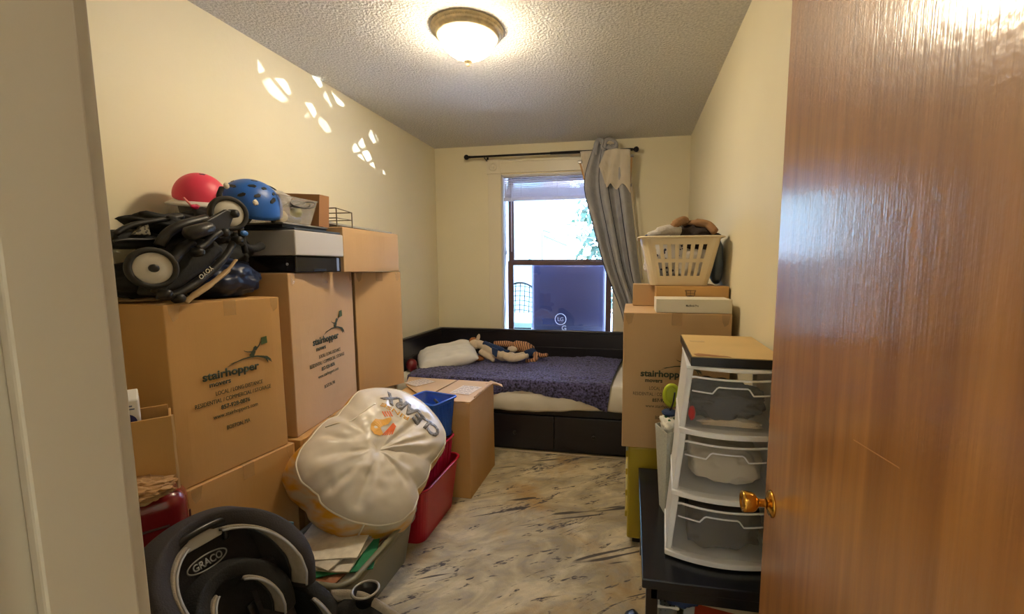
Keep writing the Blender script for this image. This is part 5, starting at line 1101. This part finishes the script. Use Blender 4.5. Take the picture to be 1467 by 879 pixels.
obj('top_frame',prism(nb(),[(tx(x,TH_),-TD+bow(x)-.006,.700) for x in [(-1+2*i/24)*TW for i in range(25)]]+[(tx(TW,TH_),TD,.700),(tx(-TW,TH_),TD,.700)],(0,0,.014)),M_pp,dt,bevel=.004)
DM=Matrix.Translation((.330,1.715,.4715))@Matrix.Rotation(TH,4,'Z')
def D(x,y,z): return DM@Vector((x,y,z))
def clampd(bm,zf,zc):
    for v in bm.verts:
        l=DM.inverted()@v.co; l.x=max(-.100,min(.148,l.x)); l.y=max(-.178,min(.14,l.y)); l.z=max(zf,min(zc,l.z)); v.co=DM@l
    return bm
inside('dark_folded_clothes','dark slate clothes in the top clear drawer','clothes',clampd(blob(nb(),D(.01,-.06,.565),(.15,.14,.062),81,.3,2.5,sub=5),.505,.66),mat('dark_slate_cloth',(26,32,42),.9,var=.2,vscale=9))
inside('red_cloth','small red cloth at the left of the top clear drawer','clothes',blob(nb(),D(-.10,-.175,.54),(.012,.014,.026),82,.1,2),mat('red_cloth',(190,60,60),.9))
inside('white_garment','folded white garment lying under the dark clothes in the top drawer','clothes',clampd(blob(nb(),D(.03,-.16,.508),(.10,.05,.018),83,.2,2.5),.502,.66),M_cream)
inside('cream_folded_clothes','cream folded clothes in the middle clear drawer','clothes',clampd(blob(nb(),D(.02,-.05,.34),(.14,.15,.075),84,.22,2,sub=5),.272,.43),mat('cream_cloth',(196,186,168),.9,var=.08,vscale=8))
inside('grey_folded_clothes','dark grey-brown clothes in the bottom clear drawer','clothes',clampd(blob(nb(),D(.01,-.05,.115),(.15,.15,.085),85,.22,2,sub=5,sq=.8),.040,.20),mat('grey_brown_cloth',(60,54,50),.9,var=.15,vscale=8))
# framed picture lying face down on the tower
fp=thing('framed_picture','black picture frame lying face down with its kraft back up on the drawer tower','picture frame',(.362,1.75,1.188),math.radians(-2))
b=nb(); hx,hy=.150,.25
for lo,hi in (((-hx,-hy,0),(hx,-hy+.02,.03)),((-hx,hy-.02,0),(hx,hy,.03)),((-hx,-hy+.02,0),(-hx+.02,hy-.02,.03)),((hx-.02,-hy+.02,0),(hx,hy-.02,.03))): box(b,lo,hi)
obj('frame',b,mat('black_frame',(18,16,20),.35),fp,bevel=.0015); obj('backing_paper',bx((-hx+.004,-hy+.004,.028),(hx-.004,hy-.004,.0325)),mat('tan_backing_paper',(206,176,120),.8,var=.05,vscale=6),fp)
b=nb(); prism(b,[(-.13,.02,.0326),(-.10,.05,.0326),(-.06,.03,.0326),(-.085,-.005,.0326)],(0,0,.0006)); prism(b,[(-.135,-.19,.0326),(-.12,-.18,.0326),(-.04,-.225,.0326),(-.05,-.232,.0326)],(0,0,.0006)); b.free()
b=nb(); box(b,(-.125,.06,.0326),(-.07,.085,.0334)); obj('paper_tab',b,mat('tab_paper',(196,170,124),.7),fp)
b=nb(); prism(b,[(-.138,-.205,.0326),(-.120,-.190,.0326),(-.030,-.222,.0326),(-.02,-.235,.0326),(-.13,-.235,.0326)],(0,0,.0007)); obj('torn_patch',b,mat('torn_kraft',(150,104,58),.9),fp,label='torn brown patch')
# grey fabric bin with patterned cloth
gb=thing('fabric_bin','narrow grey fabric bin leaning between the drawer tower and the printed box','bin',(.15,2.0,.4715))
FBb=[at(952,735,'Z',.473),at(945,722,'Z',.473),None,None]; FBb[2]=FBb[1]+Vector((.10,.06,0)); FBb[3]=FBb[0]+Vector((.10,.05,0))
FBt=[FBb[0]+Vector((.004,.02,.345)),FBb[1]+Vector((-.022,.07,.345)),FBb[2]+Vector((.0,.13,.345)),FBb[3]+Vector((.02,.07,.345))]
b=nb(); vb=[b.verts.new(p) for p in FBb]; vt=[b.verts.new(p) for p in FBt]; b.faces.new(vb[::-1])
for k in range(4): b.faces.new((vb[k],vb[(k+1)%4],vt[(k+1)%4],vt[k]))
obj('fabric_wall',b,mat('pale_grey_felt',(176,178,168),.9,var=.1,vscale=120,bump=.3,bscale=200),gb,world=True,solid=.005)
gc=(FBt[0]+FBt[1]+FBt[2]+FBt[3])/4
inside('leaf_print_cloth','white cloth with green leaf print sticking out of the grey fabric bin','cloth',blob(nb(),gc+Vector((-.015,-.005,.0)),(.045,.065,.05),91,.3,3),patmat('leaf_print',(40,96,52),(222,220,210),26,.34))
inside('navy_cloth','navy rolled cloth on top of the leaf print cloth','cloth',blob(nb(),gc+Vector((-.02,.01,.052)),(.035,.04,.014),92,.1,3),M_navy)
p=at(962,566,'Y',gc.y+.03); hp2=thing('hand_paddle','lime green round paddle toy standing in the grey fabric bin','toy',(p.x,p.y,p.z-.05))
b=nb(); tube(b,[p+Vector((.030*math.cos(a),0,.046*math.sin(a))) for a in [i*2*PI/32 for i in range(32)]],.010,10,closed=True); obj('rim',b,mat('lime_green_plastic',(176,190,40),.45),hp2,world=True,smooth=True)
b=nb(); prism(b,[p+Vector((.028*math.cos(a),.004,.044*math.sin(a))) for a in [i*2*PI/32 for i in range(32)]],(0,-.008,0)); obj('face',b,mat('lime_green_plastic',(176,190,40),.45),hp2,world=True)
b=nb(); tube(b,smoothpath([p+Vector((.012,-.02,.02)),p+Vector((.004,-.03,-.03)),p+Vector((-.008,-.03,-.06))],5),.004,6); obj('black_cord',b,M_blackpl,hp2,world=True,smooth=True)
# under the bench
pb=thing('picture_book','large white-edged book with a red cover under the black bench','book',(.32,1.60,.18),0)
b=nb(); Mx=Matrix.Translation((.345,1.56,.20))@R3(.50,-.05,-.25); box(b,(-.13,-.17,0),(.16,.17,.018),Mx); obj('pages',b,M_white,pb,world=True,bevel=.002)
b=nb(); box(b,(-.09,-.14,.0185),(.16,.13,.0205),Mx); obj('red_cover_panel',b,mat('brick_red_print',(176,62,30),.4),pb,world=True,label='brick red cover panel')
b=nb(); box(b,(-.10,.05,.0208),(.16,.09,.0216),Mx); obj('cream_band',b,mat('cream_print',(216,190,150),.5),pb,world=True)
ms=thing('mesh_basket','black perforated basket under the black bench','basket',(.16,1.62,.012))
def perfmat():
    m=bpy.data.materials.new('perforated_black'); m.use_nodes=True; N,L=nt(m); b=N['Principled BSDF']
    t=N.new('ShaderNodeTexCoord'); v=N.new('ShaderNodeTexVoronoi'); v.inputs['Scale'].default_value=55; v.inputs['Randomness'].default_value=.15; L.new(t.outputs['Object'],v.inputs['Vector'])
    r=N.new('ShaderNodeValToRGB'); r.color_ramp.elements[0].position=.30; r.color_ramp.elements[1].position=.36; r.color_ramp.elements[0].color=srgb(8,8,10); r.color_ramp.elements[1].color=srgb(92,94,92)
    L.new(v.outputs['Distance'],r.inputs[0]); L.new(r.outputs[0],b.inputs['Base Color']); return m
obj('basket_wall',bx((.118,1.50,.012),(.185,2.1,.30)),perfmat(),ms,world=True,bevel=.01)
b=nb(); tube(b,[(.118,1.50,.30),(.185,1.50,.30),(.185,2.1,.30),(.118,2.1,.30)],.007,6,closed=True); obj('rim',b,M_white,ms,world=True)
inside('navy_bundle','navy cloth bundle with a white edge hanging under the bench top','cloth',blob(nb(),(.20,1.52,.345),(.07,.05,.035),95,.2,3),M_navy)
inside('black_shoe','black shoe tip on the rug just left of the bench leg','shoe',blob(nb(),(.03,1.70,.045),(.04,.07,.028),96,.08,2),M_blackpl)
